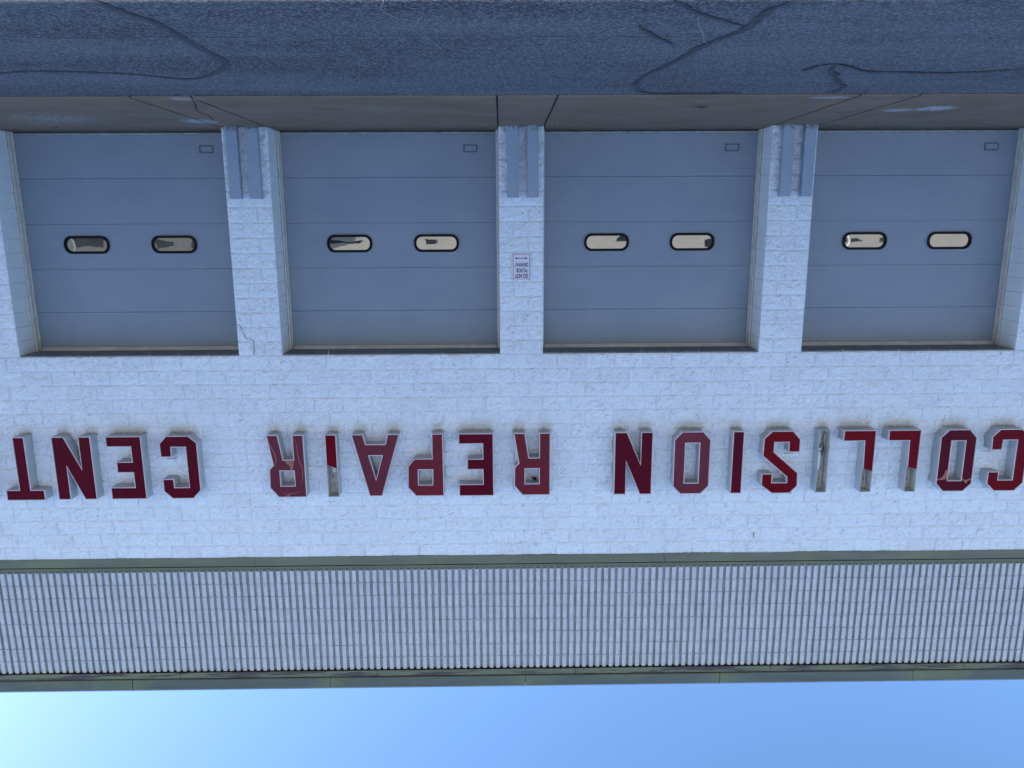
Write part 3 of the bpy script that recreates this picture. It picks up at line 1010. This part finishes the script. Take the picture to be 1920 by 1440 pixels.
DY = 0.478
SEC = [0.030, 0.641, 1.264, 1.890, 2.507, 3.12]
door_labels = {
    (0, 15): 'grey-blue sectional garage door at the far right end of the building, beneath the letters CENT',
    (18, 33): 'grey-blue sectional garage door with warped streaky window reflections, right of the driveway sign',
    (36, 51): 'grey-blue sectional garage door just left of the driveway sign, beneath ISION',
    (54, 69): 'grey-blue sectional garage door farthest left, beneath the letters COLL',
    (72, 87): 'grey-blue sectional garage door beyond the left edge of the photo',
    (-18, -3): 'grey-blue sectional garage door beyond the right edge of the photo'}
WIN = {(0, 15): (4.914, 6.147), (18, 33): (1.197, 2.43), (36, 51): (-2.46, -1.233), (54, 69): (-6.17, -4.945)}
gi = 0
panel_cache = {}
for a, b2 in GAPS:
    x0, x1 = SX(b2), SX(a)
    cx = (x0 + x1) / 2
    d = empty('garage_door', (cx, DY, 0.016))
    if (a, b2) in OPEN:
        tag(d, door_labels[(a, b2)], 'garage door', 'grey-blue garage doors along the wall')
    else:
        tag(d, door_labels[(a, b2)], 'garage door', 'grey-blue garage doors along the wall')
    hw = (x1 - x0) / 2
    wxs = WIN.get((a, b2), (cx - .62, cx + .62))
    for i in range(5):
        q = MB()
        z0, z1 = SEC[i] + 0.001 - 0.016, SEC[i + 1] - 0.001 - 0.016
        ww = hw - 0.02
        tilt = R.uniform(-0.0035, 0.0035)
        if i == 2:
            # panel with two openings: build in strips round the holes
            zc = 1.549 - 0.016
            hh, wh = 0.105, 0.295
            xs = [-ww, wxs[0] - cx - wh, wxs[0] - cx + wh, wxs[1] - cx - wh, wxs[1] - cx + wh, ww]
            q.box(xs[0], xs[1], 0, 0.045, zc - hh, zc + hh)
            q.box(xs[2], xs[3], 0, 0.045, zc - hh, zc + hh)
            q.box(xs[4], xs[5], 0, 0.045, zc - hh, zc + hh)
            q.box(-ww, ww, 0, 0.045, z0, zc - hh)
            q.box(-ww, ww, 0, 0.045, zc + hh, z1)
            o = q.build('door_panel', M['door'], d, recalc=False)
            # weld so that coplanar strips read as one skin
            bm = bmesh.new(); bm.from_mesh(o.data)
            bmesh.ops.remove_doubles(bm, verts=bm.verts[:], dist=1e-5)
            bm.to_mesh(o.data); bm.free()
        else:
            # tongue-and-groove meeting edge with a small bevel
            vs_ = [(-ww, 0.004, z0), (ww, 0.004, z0), (ww, 0, z0 + 0.006), (-ww, 0, z0 + 0.006), (ww, tilt, z1 - 0.006), (-ww, tilt, z1 - 0.006), (ww, 0.004, z1), (-ww, 0.004, z1)]
            q.add(vs_, [(0, 1, 2, 3), (3, 2, 4, 5), (5, 4, 6, 7)])
            q.box(-ww, ww, 0.012, 0.045, z0 + 0.001, z1 - 0.001)
            q.build('door_panel', M['door'], d)
    for k, wx in enumerate(wxs):
        gi += 1
        q = MB()
        out = rrect(0.640, 0.250, 0.110)
        inn = rrect(0.572, 0.182, 0.082)
        ring(q, out, inn, -0.022, 0.03)
        q2out = rrect(0.668, 0.278, 0.122)
        w = q.build('window', M['rubber'], d, smooth=False)
        w.location = (wx - cx, 0, 1.549 - 0.016)
        q = MB()
        ring(q, q2out, out, -0.006, 0.0)
        fo = q.build('window_flange', M['door'], w)
        q = MB()
        # slightly bowed pane
        nx, nz = 12, 6
        pr = rrect(0.575, 0.185, 0.083)
        vs_ = [(0, -0.0056, 0)]
        fs = []
        lev = 5
        for L in range(1, lev + 1):
            f = L / lev
            for (px, pz) in pr:
                vs_.append((px * f, -0.004 - 0.0016 * (1 - f * f), pz * f))
        n = len(pr)
        fs += [(0, 1 + (i + 1) % n, 1 + i) for i in range(n)]
        for L in range(lev - 1):
            for i in range(n):
                j = (i + 1) % n
                fs.append((1 + L * n + i, 1 + L * n + j, 1 + (L + 1) * n + j, 1 + (L + 1) * n + i))
        q.add(vs_, fs)
        q.build('pane', M['glass'][gi % 4], w, smooth=True)
    # lift handle: recessed cup with raised rim
    q = MB()
    hx, hz = x0 + 0.39 - cx, 0.255 - 0.016
    ring(q, rrect(0.200, 0.105, 0.016), rrect(0.160, 0.070, 0.010), -0.010, 0.001)
    inn = rrect(0.160, 0.070, 0.010)
    n = len(inn)
    q.add([(px, -0.0095, pz) for px, pz in inn] + [(px * 0.9, -0.0015, pz * 0.8 + 0.004) for px, pz in inn], [(i, (i + 1) % n, n + (i + 1) % n, n + i) for i in range(n)] + [tuple(n + i for i in range(n))], 1)
    h = q.build('handle', [M['handle'], M['door']], d)
    h.location = (hx, 0, hz)
    # bottom seal and its metal holder
    q = MB()
    q.box(-hw + 0.02, hw - 0.02, -0.004, 0.04, 0.020, 0.040)
    q.build('seal_holder', M['seal_metal'], d)
    q = MB()
    q.box(-hw + 0.02, hw - 0.02, 0.002, 0.04, 0.0005, 0.0195)
    q.build('bottom_seal', M['seal'], d)
    # jamb frames: angle and stop, both sides, and head
    for sgn in (-1, 1):
        q = MB()
        xa = sgn * hw
        def bb(u0, u1, y0, y1, z0, z1):
            xs_ = sorted((xa - sgn * u0, xa - sgn * u1))
            q.box(xs_[0], xs_[1], y0, y1, z0, z1)
        bb(0.001, 0.026, -0.108, -0.070, 0.001, ZH - 0.03)
        bb(0.001, 0.020, -0.070, -0.030, 0.001, ZH - 0.03)
        bb(0.001, 0.036, -0.029, -0.006, 0.001, ZH - 0.03)
        q.build('jamb', M['frame'], d, bevel=0.003)
    q = MB()
    q.box(-hw + 0.052, hw - 0.052, -0.030, -0.004, 2.998, 3.030)
    q.box(-hw + 0.036, hw - 0.036, -0.060, -0.031, 3.016, ZH - 0.030)
    q.build('head_stop', M['frame'], d, bevel=0.003)

# ------------------------------------------------------------------ guard posts on the pillars
post_x = [('right', 3.803, 0.150), ('right2', 3.535, 0.154), ('mid', 0.112, 0.152), ('mid2', -0.154, 0.151), ('left', -3.544, 0.148), ('left2', -3.832, 0.145)]
PL = ['grey-blue steel guard post nearest the right-hand door, on the right-hand pillar',
      'grey-blue steel guard post on the inner left side of the right-hand pillar',
      'grey-blue steel guard post on the right under the driveway sign',
      'grey-blue steel guard post on the left under the driveway sign',
      'grey-blue steel guard post on the right side of the left-hand pillar',
      'grey-blue steel guard post on the left-hand pillar, hard against the leftmost door']
for (nm, x, w), lab in zip(post_x, PL):
    q = MB()
    q.box(x - w / 2, x + w / 2, -0.120, -0.026, 0.016, 0.938)
    o = q.build('guard_post', M['post'], bevel=0.008)
    tag(o, lab, 'post', 'steel guard posts on the pillars')
    q = MB()
    q.box(x - w / 2 - 0.012, x + w / 2 + 0.012, -0.134, -0.022, 0.0165, 0.022)
    q.build('base_plate', M['lintel'], o)

# ------------------------------------------------------------------ driveway sign
sg = empty('driveway_sign', (0.0, -0.030, 1.861))
tag(sg, 'small white DO NOT BLOCK DRIVEWAY sign with double arrow on the middle pillar', 'sign')
q = MB()
pl = rrect(0.246, 0.356, 0.018, 4)
n = len(pl)
q.add([(a, -0.003, b2) for a, b2 in pl] + [(a, 0.0, b2) for a, b2 in pl], [tuple(range(n)), tuple(range(n, 2 * n))[::-1]] + [(i, (i + 1) % n, n + (i + 1) % n, n + i) for i in range(n)])
q.build('sign_plate', M['signwhite'], sg)
q = MB()
ring(q, rrect(0.226, 0.336, 0.014, 4), rrect(0.216, 0.326, 0.010, 4), -0.0040, -0.0032)
q.build('sign_border', M['signink'], sg)


def text_mesh(s, height, width, z, mat, bold=0.0):
    cu = bpy.data.curves.new('t', 'FONT')
    cu.body = s
    cu.size = 1.0
    cu.offset = bold
    cu.align_x = 'CENTER'
    o = bpy.data.objects.new('t', cu)
    COL.objects.link(o)
    dg = bpy.context.evaluated_depsgraph_get()
    me = bpy.data.meshes.new_from_object(o.evaluated_get(dg))
    bpy.data.objects.remove(o)
    xs_ = [v_.co.x for v_ in me.vertices]
    ys_ = [v_.co.y for v_ in me.vertices]
    sx, sz = width / (max(xs_) - min(xs_)), height / (max(ys_) - min(ys_))
    mx = (max(xs_) + min(xs_)) / 2
    for v_ in me.vertices:
        v_.co = Vector(((v_.co.x - mx) * sx, 0, (v_.co.y - min(ys_)) * sz))
    me.materials.clear()
    me.materials.append(mat)
    o2 = put('lettering', me, sg, (0, -0.0045, z))
    return o2


text_mesh('DO NOT', 0.060, 0.178, 0.093, M['signink'], 0.035)
text_mesh('BLOCK', 0.056, 0.158, 0.020, M['signink'], 0.035)
text_mesh('DRIVEWAY', 0.056, 0.184, -0.058, M['signink2'], 0.03)
q = MB()
za = -0.118
q.add([(-0.088, -0.0045, za), (-0.058, -0.0045, za + 0.018), (-0.058, -0.0045, za + 0.005), (0.058, -0.0045, za + 0.005), (0.058, -0.0045, za + 0.018), (0.088, -0.0045, za),
       (0.058, -0.0045, za - 0.018), (0.058, -0.0045, za - 0.005), (-0.058, -0.0045, za - 0.005), (-0.058, -0.0045, za - 0.018)], [tuple(range(10))])
q.build('arrow', M['signink'], sg)
for sx in (-1, 1):
    for sz in (-1, 1):
        q = MB()
        q.tube([(sx * 0.116, 0.0, sz * 0.171), (sx * 0.116, -0.008, sz * 0.171)], 0.005, 6)
        q.build('screw', M['screw'], sg)

# ------------------------------------------------------------------ channel letters
G = {
    'E': ([(0, 0), (.49, 0), (.49, .148), (.15, .148), (.15, .374), (.373, .374), (.373, .53), (.15, .53), (.15, .753), (.493, .753), (.493, .925), (0, .925)], []),
    'R': ([(0, 0), (.152, 0), (.152, .365), (.302, .365), (.362, 0), (.516, 0), (.444, .442), (.505, .507), (.512, .78), (.395, .92), (0, .92)], [[(.155, .524), (.155, .752), (.358, .752), (.358, .524)]]),
    'P': ([(0, 0), (.152, 0), (.158, .365), (.41, .365), (.503, .478), (.512, .79), (.40, .92), (0, .92)], [[(.150, .527), (.158, .755), (.36, .755), (.36, .527)]]),
    'A': ([(0, 0), (.163, 0), (.2, .147), (.48, .147), (.517, 0), (.674, 0), (.45, .915), (.272, .915)], [[(.248, .31), (.351, .668), (.442, .31)]]),
    'N': ([(0, 0), (.165, 0), (.165, .475), (.37, 0), (.54, 0), (.54, .925), (.37, .925), (.37, .435), (.165, .925), (0, .925)], []),
    'I': ([(0, 0), (.155, 0), (.155, .925), (0, .925)], []),
    'O': ([(.11, 0), (.405, 0), (.515, .115), (.515, .81), (.405, .925), (.115, .925), (0, .81), (0, .12)], [[(.153, .165), (.153, .763), (.357, .763), (.357, .165)]]),
    'S': ([(.407, 0), (.52, .11), (.525, .365), (.158, .685), (.155, .77), (.37, .77), (.37, .635), (.52, .635), (.52, .81), (.36, .93), (.105, .93), (0, .82), (.005, .625),
           (.367, .31), (.367, .165), (.16, .165), (.155, .31), (0, .31), (0, .125), (.113, 0)], []),
    'C': ([(.42, 0), (.525, .11), (.52, .305), (.37, .305), (.365, .16), (.16, .16), (.16, .76), (.37, .76), (.37, .635), (.525, .635), (.525, .815), (.41, .925), (.115, .925), (0, .805), (0, .10), (.11, 0)], []),
    'T': ([(.190, 0), (.348, 0), (.348, .780), (.54, .780), (.54, .93), (0, .93), (0, .780), (.190, .780)], []),
    'L': ([(0, 0), (.46, 0), (.46, .155), (.155, .155), (.155, .925), (0, .925)], []),
}
# faces that have lost their upper part (the rest of the can stays open)
CUT = {'L': [(0, 0), (.46, 0), (.46, .155), (.155, .155), (.148, .560), (.004, .590)],
       'L1': [(0, 0), (.46, 0), (.46, .155), (.155, .155), (.142, .572), (0, .620)],
       'I2': [(0, 0), (.155, 0), (.155, .440), (0, .508)]}
CUT['L'] = [(0, 0), (.46, 0), (.46, .155), (.155, .155), (.148, .552), (.004, .588)]
LD = 0.21


def area(p):
    return sum(p[i][0] * p[(i + 1) % len(p)][1] - p[(i + 1) % len(p)][0] * p[i][1] for i in range(len(p))) / 2


def offset(p, d):
    """move every edge inwards by d (outwards for a hole given clockwise)"""
    n = len(p)
    out = []
    sg_ = 1 if area(p) > 0 else -1
    for i in range(n):
        a, b2, c = Vector(p[i - 1]), Vector(p[i]), Vector(p[(i + 1) % n])
        e1, e2 = (b2 - a).normalized(), (c - b2).normalized()
        n1, n2 = Vector((-e1.y, e1.x)) * sg_, Vector((-e2.y, e2.x)) * sg_
        bi = (n1 + n2)
        L = bi.length
        if L < 1e-6:
            bi = n1
            k = d
        else:
            bi = bi / L
            k = d / max(0.35, bi.dot(n1))
        q = b2 + bi * k
        out.append((q.x, q.y))
    return out


def fill(q, outer, holes, y, mi=0):
    bm = bmesh.new()
    es = []
    for lp in [outer] + holes:
        vs_ = [bm.verts.new((a, y, b2)) for a, b2 in lp]
        es += [bm.edges.new((vs_[i], vs_[(i + 1) % len(vs_)])) for i in range(len(vs_))]
    bmesh.ops.triangle_fill(bm, use_beauty=True, use_dissolve=False, edges=es, normal=(0, -1, 0))
    bm.verts.index_update()
    o = [v_.co[:] for v_ in bm.verts]
    fs = []
    for f in bm.faces:
        ids = [v_.index for v_ in f.verts]
        nrm = f.normal
        f.normal_update()
        if f.normal.y > 0:
            ids = ids[::-1]
        fs.append(tuple(ids))
    bm.free()
    q.add(o, fs, mi)


def letter(key, label, red, open_all=False):
    c = key[0]
    outer, holes = G[c]
    if area(outer) < 0:
        outer = outer[::-1]
    t = empty('sign_letter', (LET_X[key], 0, 4.181))
    tag(t, label, 'sign letter', 'red channel letters spelling COLLISION REPAIR CENTER')
    # can: returns with real sheet thickness and a back plate
    q = MB()
    yb, yf = -0.004, -LD + 0.006
    for lp, s in [(outer, 1)] + [(h, -1) for h in holes]:
        inn = offset(lp, 0.004 * s)
        n = len(lp)
        vs_ = [(a, yb, b2) for a, b2 in lp] + [(a, yf, b2) for a, b2 in lp] + [(a, yb, b2) for a, b2 in inn] + [(a, yf, b2) for a, b2 in inn]
        for i in range(n):
            j = (i + 1) % n
            q.add([vs_[i], vs_[j], vs_[n + j], vs_[n + i]], [(0, 1, 2, 3)], 0)
            q.add([vs_[2 * n + i], vs_[2 * n + j], vs_[3 * n + j], vs_[3 * n + i]], [(3, 2, 1, 0)], 1)
            q.add([vs_[n + i], vs_[n + j], vs_[3 * n + j], vs_[3 * n + i]], [(0, 1, 2, 3)], 1)
    fill(q, offset(outer, 0.003), [offset(h, -0.003) for h in holes], -0.03, 1)
    q.build('can', [M['can'], M['can_in']], t, recalc=False)
    broken = key in CUT or open_all
    # face
    if not open_all:
        q = MB()
        fo = CUT.get(key, outer)
        if area(fo) < 0:
            fo = fo[::-1]
        hs = [] if key in CUT else holes
        fi = offset(fo, 0.006)
        hi = [offset(h, -0.006) for h in hs]
        fill(q, fi, hi, -LD)
        for lp in [fi] + hi:
            n = len(lp)
            for i in range(n):
                j = (i + 1) % n
                q.add([(lp[i][0], -LD, lp[i][1]), (lp[j][0], -LD, lp[j][1]), (lp[j][0], -LD + 0.006, lp[j][1]), (lp[i][0], -LD + 0.006, lp[i][1])], [(0, 1, 2, 3)])
        fc = q.build('face', M['red'][red], t, recalc=False)
        # trim cap round every edge of the face
        q = MB()
        for lp, s in [(fo, 1)] + [(h, -1) for h in hs]:
            o_ = offset(lp, -0.0035 * s)
            i_ = offset(lp, 0.0075 * s)
            n = len(lp)
            for i in range(n):
                j = (i + 1) % n
                if key in CUT and lp is fo and min(fo[i][1], fo[j][1]) > 0.42:
                    continue        # no trim along the broken edge
                for A, B in ((o_, i_),):
                    q.add([(A[i][0], -LD - 0.003, A[i][1]), (A[j][0], -LD - 0.003, A[j][1]), (B[j][0], -LD - 0.003, B[j][1]), (B[i][0], -LD - 0.003, B[i][1])], [(0, 1, 2, 3)])
                    q.add([(A[i][0], -LD - 0.003, A[i][1]), (A[j][0], -LD - 0.003, A[j][1]), (A[j][0], -LD + 0.020, A[j][1]), (A[i][0], -LD + 0.020, A[i][1])], [(3, 2, 1, 0)])
                    q.add([(B[i][0], -LD - 0.003, B[i][1]), (B[j][0], -LD - 0.003, B[j][1]), (B[j][0], -LD + 0.002, B[j][1]), (B[i][0], -LD + 0.002, B[i][1])], [(0, 1, 2, 3)])
        q.build('trim_cap', M['trim'], t, recalc=False)
    # rivets on the returns
    if broken:
        z0 = 0.02 if open_all else (0.50)
        q = MB()
        w = 0.155
        xa, xb = 0.046, 0.108
        q.tube([(xa, -0.085, z0), (xa, -0.085, 0.86), (xa + 0.010, -0.085, 0.885), ((xa + xb) / 2, -0.085, 0.893), (xb - 0.010, -0.085, 0.885), (xb, -0.085, 0.86), (xb, -0.085, z0)], 0.0055, 6)
        q.build('neon_tube', M['tube'], t, smooth=True)
        for zz in (0.60, 0.78):
            for xx in (xa, xb):
                q = MB()
                q.tube([(xx, -0.03, zz), (xx, -0.08, zz)], 0.006, 6)
                q.build('tube_support', M['wire'], t)
    return t


lab = {
    'C': ('red channel letter C that opens the sign, farthest left in COLLISION', 1),
    'O': ('dark red channel letter O in COLLISION with peeling cracked film near its top', 0),
    'L': ('broken red channel letter L beside the peeling O, its upper stem open', 1),
    'L1': ('broken red channel letter L next to the faceless letter I, stem top missing', 1),
    'I': ('faceless channel letter I with exposed tubes and white transformer inside', 1),
    'S': ('dark red channel letter S in COLLISION with a loose trim scrap at top', 1),
    'I1': ('whole red channel letter I between the S and the O of COLLISION', 0),
    'O1': ('faded red channel letter O right before the N that ends COLLISION', 3),
    'N': ('dark red channel letter N that ends COLLISION', 0),
    'R': ('faded red channel letter R that begins REPAIR', 2),
    'E': ('very dark red channel letter E in REPAIR between R and P', 0),
    'P': ('faded red channel letter P in REPAIR', 2),
    'A': ('faded red channel letter A in REPAIR', 3),
    'I2': ('broken red channel letter I in REPAIR, upper face missing over an open can', 1),
    'R1': ('hazed red channel letter R that ends REPAIR, with curling pinkish peel marks', 3),
    'C1': ('dark red channel letter C that begins the last word of the sign', 0),
    'E1': ('dark red channel letter E between C and N in the last word', 0),
    'N1': ('dark red channel letter N in the last word', 0),
    'T': ('dark red channel letter T near the right end of the sign', 0),
    'E2': ('channel letter E after the T, almost wholly cut off at the right edge', 0)}
LT = {}
for k_, (l_, r_) in lab.items():
    LT[k_] = letter(k_, l_, r_, open_all=(k_ == 'I'))

# transformer, bracket and wires inside the faceless I
t = LT['I']
q = MB()
q.box(0.085, 0.150, -0.125, -0.034, 0.34, 0.60)
q.build('transformer', M['box'], t, bevel=0.004)
q = MB()
q.box(0.080, 0.150, -0.11, -0.034, 0.285, 0.315)
q.box(0.095, 0.110, -0.10, -0.05, 0.315, 0.34)
q.box(0.128, 0.142, -0.10, -0.05, 0.315, 0.34)
q.build('insulator', M['tube'], t)
q = MB()
q.tube([(0.12, -0.10, 0.30), (0.10, -0.12, 0.24), (0.07, -0.13, 0.19), (0.075, -0.12, 0.12), (0.05, -0.11, 0.05), (0.06, -0.09, 0.012)], 0.006, 6)
q.tube([(0.10, -0.09, 0.30), (0.115, -0.10, 0.25), (0.13, -0.08, 0.20), (0.12, -0.05, 0.16)], 0.005, 6)
q.tube([(0.065, -0.125, 0.20), (0.05, -0.12, 0.28), (0.06, -0.10, 0.40)], 0.007, 6)
q.build('wire', M['wire'], t)
q = MB()
q.box(0.006, 0.149, -0.055, -0.034, 0.02, 0.27)
q.build('cover_plate', M['can_in'], t)
t = LT['I2']
q = MB()
q.box(0.030, 0.100, -0.08, -0.034, 0.36, 0.60)
q.build('transformer', M['box'], t, bevel=0.003)
q = MB()
q.tube([(0.118, -0.08, 0.70), (0.11, -0.09, 0.66), (0.085, -0.10, 0.63)], 0.005, 6)
q.build('wire', M['wire'], t)
# peeled film: thin proud patches on the R and the O
def patch(parent, polys, mat, y=-LD - 0.0015):
    for pg in polys:
        if area(pg) < 0:
            pg = pg[::-1]
        q = MB()
        fill(q, pg, [], y)
        q.build('peeled_film', mat, parent, recalc=False)


def curl(pts, w):
    """tapered stroke through points"""
    P = [Vector(p) for p in pts]
    Q = []
    for i in range(len(P) - 1):
        p0, p1, p2, p3 = P[max(i - 1, 0)], P[i], P[i + 1], P[min(i + 2, len(P) - 1)]
        for j in range(5):
            t_ = j / 5
            Q.append(0.5 * ((2 * p1) + (p2 - p0) * t_ + (2 * p0 - 5 * p1 + 4 * p2 - p3) * t_ * t_ + (3 * p1 - p0 - 3 * p2 + p3) * t_ ** 3))
    Q.append(P[-1])
    l, r = [], []
    for i, p in enumerate(Q):
        d_ = (Q[min(i + 1, len(Q) - 1)] - Q[max(i - 1, 0)]).normalized()
        n_ = Vector((-d_.y, d_.x))
        k = math.sin(math.pi * min(1, max(0.03, i / (len(Q) - 1)))) * w
        l.append(tuple(p + n_ * k))
        r.append(tuple(p - n_ * k))
    return l + r[::-1]


# local coordinates of the last R of REPAIR: x from its left edge, z from its foot
def pr(px, py):     # photograph detail (6x enlarged crop) to letter coordinates
    return ((570 - px) / (570 - 118) * 0.548, (py - 218) / (905 - 218) * 0.92)
c1 = curl([(.14, .03), (.105, .10), (.095, .25), (.07, .40), (.035, .50), (.045, .65), (.058, .735)], 0.006)
c2 = curl([(.50, .05), (.475, .14), (.43, .24), (.405, .34), (.41, .42), (.44, .465)], 0.007)
c3 = curl([(.085, .78), (.10, .835), (.16, .858), (.26, .868), (.33, .858), (.36, .82)], 0.0035)
b1 = [(.155, .385), (.27, .375), (.275, .40), (.245, .425), (.215, .455), (.205, .525), (.175, .50), (.158, .44)]
b2p = [(.235, .875), (.32, .905), (.29, .912), (.245, .912)]
patch(LT['R1'], [c1, c2, c3, b1, b2p], M['peel'])
q1 = [(.335, .60), (.355, .575), (.358, .655), (.400, .73), (.455, .745), (.505, .750), (.49, .765), (.42, .765), (.362, .745), (.335, .70), (.330, .665)]
q2 = [(.0, .74), (.03, .735), (.06, .745), (.10, .755), (.148, .725), (.12, .768), (.09, .80), (.062, .802), (.072, .775), (.035, .76)]
q3 = curl([(.05, .79), (.075, .81), (.09, .80)], 0.004)
patch(LT['O'], [[(.352, .565), (.372, .60), (.395, .605), (.41, .66), (.44, .715), (.512, .745), (.512, .757), (.44, .748), (.395, .745), (.36, .705), (.352, .66)], q2], M['peel'])
# loose trim scrap at the S
q = MB()
q.box(0.075, 0.115, -LD - 0.012, -LD + 0.004, 0.915, 0.935)
q.build('loose_trim', M['can'], LT['S'])
# small bird perched in the counter of the first R of REPAIR
q = MB()
bm = bmesh.new()
bmesh.ops.create_icosphere(bm, subdivisions=2, radius=1)
for v_ in bm.verts:
    x, y, z = v_.co
    v_.co = Vector((x * 0.026 * (1 + 0.3 * z) + 0.010 * max(0, x) ** 2, y * 0.018, z * 0.024))
bmesh.ops.create_icosphere(bm, subdivisions=2, radius=0.011, matrix=Matrix.Translation((-0.022, -0.004, 0.022)))
bmesh.ops.create_cone(bm, segments=6, radius1=0.004, radius2=0.0005, depth=0.014, cap_ends=True, matrix=Matrix.Translation((-0.037, -0.004, 0.022)) @ Matrix.Rotation(math.radians(-90), 4, 'Y'))
bmesh.ops.create_cone(bm, segments=6, radius1=0.008, radius2=0.003, depth=0.03, cap_ends=True, matrix=Matrix.Translation((0.036, 0.0, -0.012)) @ Matrix.Rotation(math.radians(115), 4, 'Y'))
me = bpy.data.meshes.new('small_bird')
bm.to_mesh(me); bm.free()
me.materials.append(M['debris_dark'])
me.polygons.foreach_set('use_smooth', [True] * len(me.polygons))
o = put('small_bird', me, None, (-0.185, -0.055, 4.905))
tag(o, 'tiny dark bird clinging inside the opening of the first R of REPAIR', 'bird')

# ------------------------------------------------------------------ what stands across the lot (seen mirrored in the door windows)
ob = empty('cream_building', (0, -36, 0))
tag(ob, 'long sunlit cream building across the lot, mirrored in the door windows', 'building')
q = MB()
q.box(-45, 16.6, -8, 0, 0, 7.5)
cw = q.build('wall', M['cream'], ob)
q = MB()
q.box(-45.2, 16.8, -8.2, 0.25, 7.5, 8.0)
q.build('roof', M['greyroof'], ob)
for wx, ww, z0, z1 in ((-25, 1.2, 2.2, 3.0), (-21.5, 2.6, 2.15, 2.9), (-14, 1.2, 2.3, 4.0), (-9, 2.0, 0.0, 2.6), (-3, 4.0, 0.0, 3.6), (4.2, 1.1, 1.2, 2.9), (8.5, 5.0, 1.9, 2.5), (14.5, 1.3, 1.1, 3.1)):
    q = MB()
    q.box(wx, wx + ww, 0.002, 0.06, z0, z1)
    q.build('window', M['dark_win'], ob)
gb = empty('grey_warehouse', (0, -33, 0))
tag(gb, 'low grey warehouse beside the cream building across the lot', 'building')
q = MB()
q.box(17.2, 55, -8, 0, 0, 6.2)
q.build('wall', M['greywall'], gb)
q = MB()
q.box(17.0, 55.2, -8.2, 0.2, 6.2, 6.6)
q.build('roof', M['greyroof'], gb)
for wx, ww, z0, z1 in ((19.0, 1.6, 1.6, 3.2), (22.2, 2.6, 0, 3.0), (26.4, 0.9, 2.0, 3.0), (30, 3.0, 0, 3.2)):
    q = MB()
    q.box(wx, wx + ww, 0.002, 0.06, z0, z1)
    q.build('window', M['dark_win'], gb)
for px, py in ((-16.5, -27), (4.9, -24), (11.5, -22), (20.5, -25)):
    q = MB()
    q.tube([(0, 0, 0), (0, 0, 7.5)], 0.09, 10)
    q.box(-0.5, 0.5, -0.15, 0.15, 7.5, 7.62)
    q.tube([(0, 0, 0), (0, 0, 0.6)], 0.22, 12)
    o = q.build('light_pole', M['whitepole'])
    o.location = (px, py, 0)
    tag(o, {-16.5: 'white light pole standing before the left part of the cream building', 4.9: 'white light pole in the middle of the lot, nearer the cream building', 11.5: 'white light pole nearest the garage doors across the lot', 20.5: 'white light pole farthest right before the cream building'}[px], 'light pole', 'light poles across the lot')
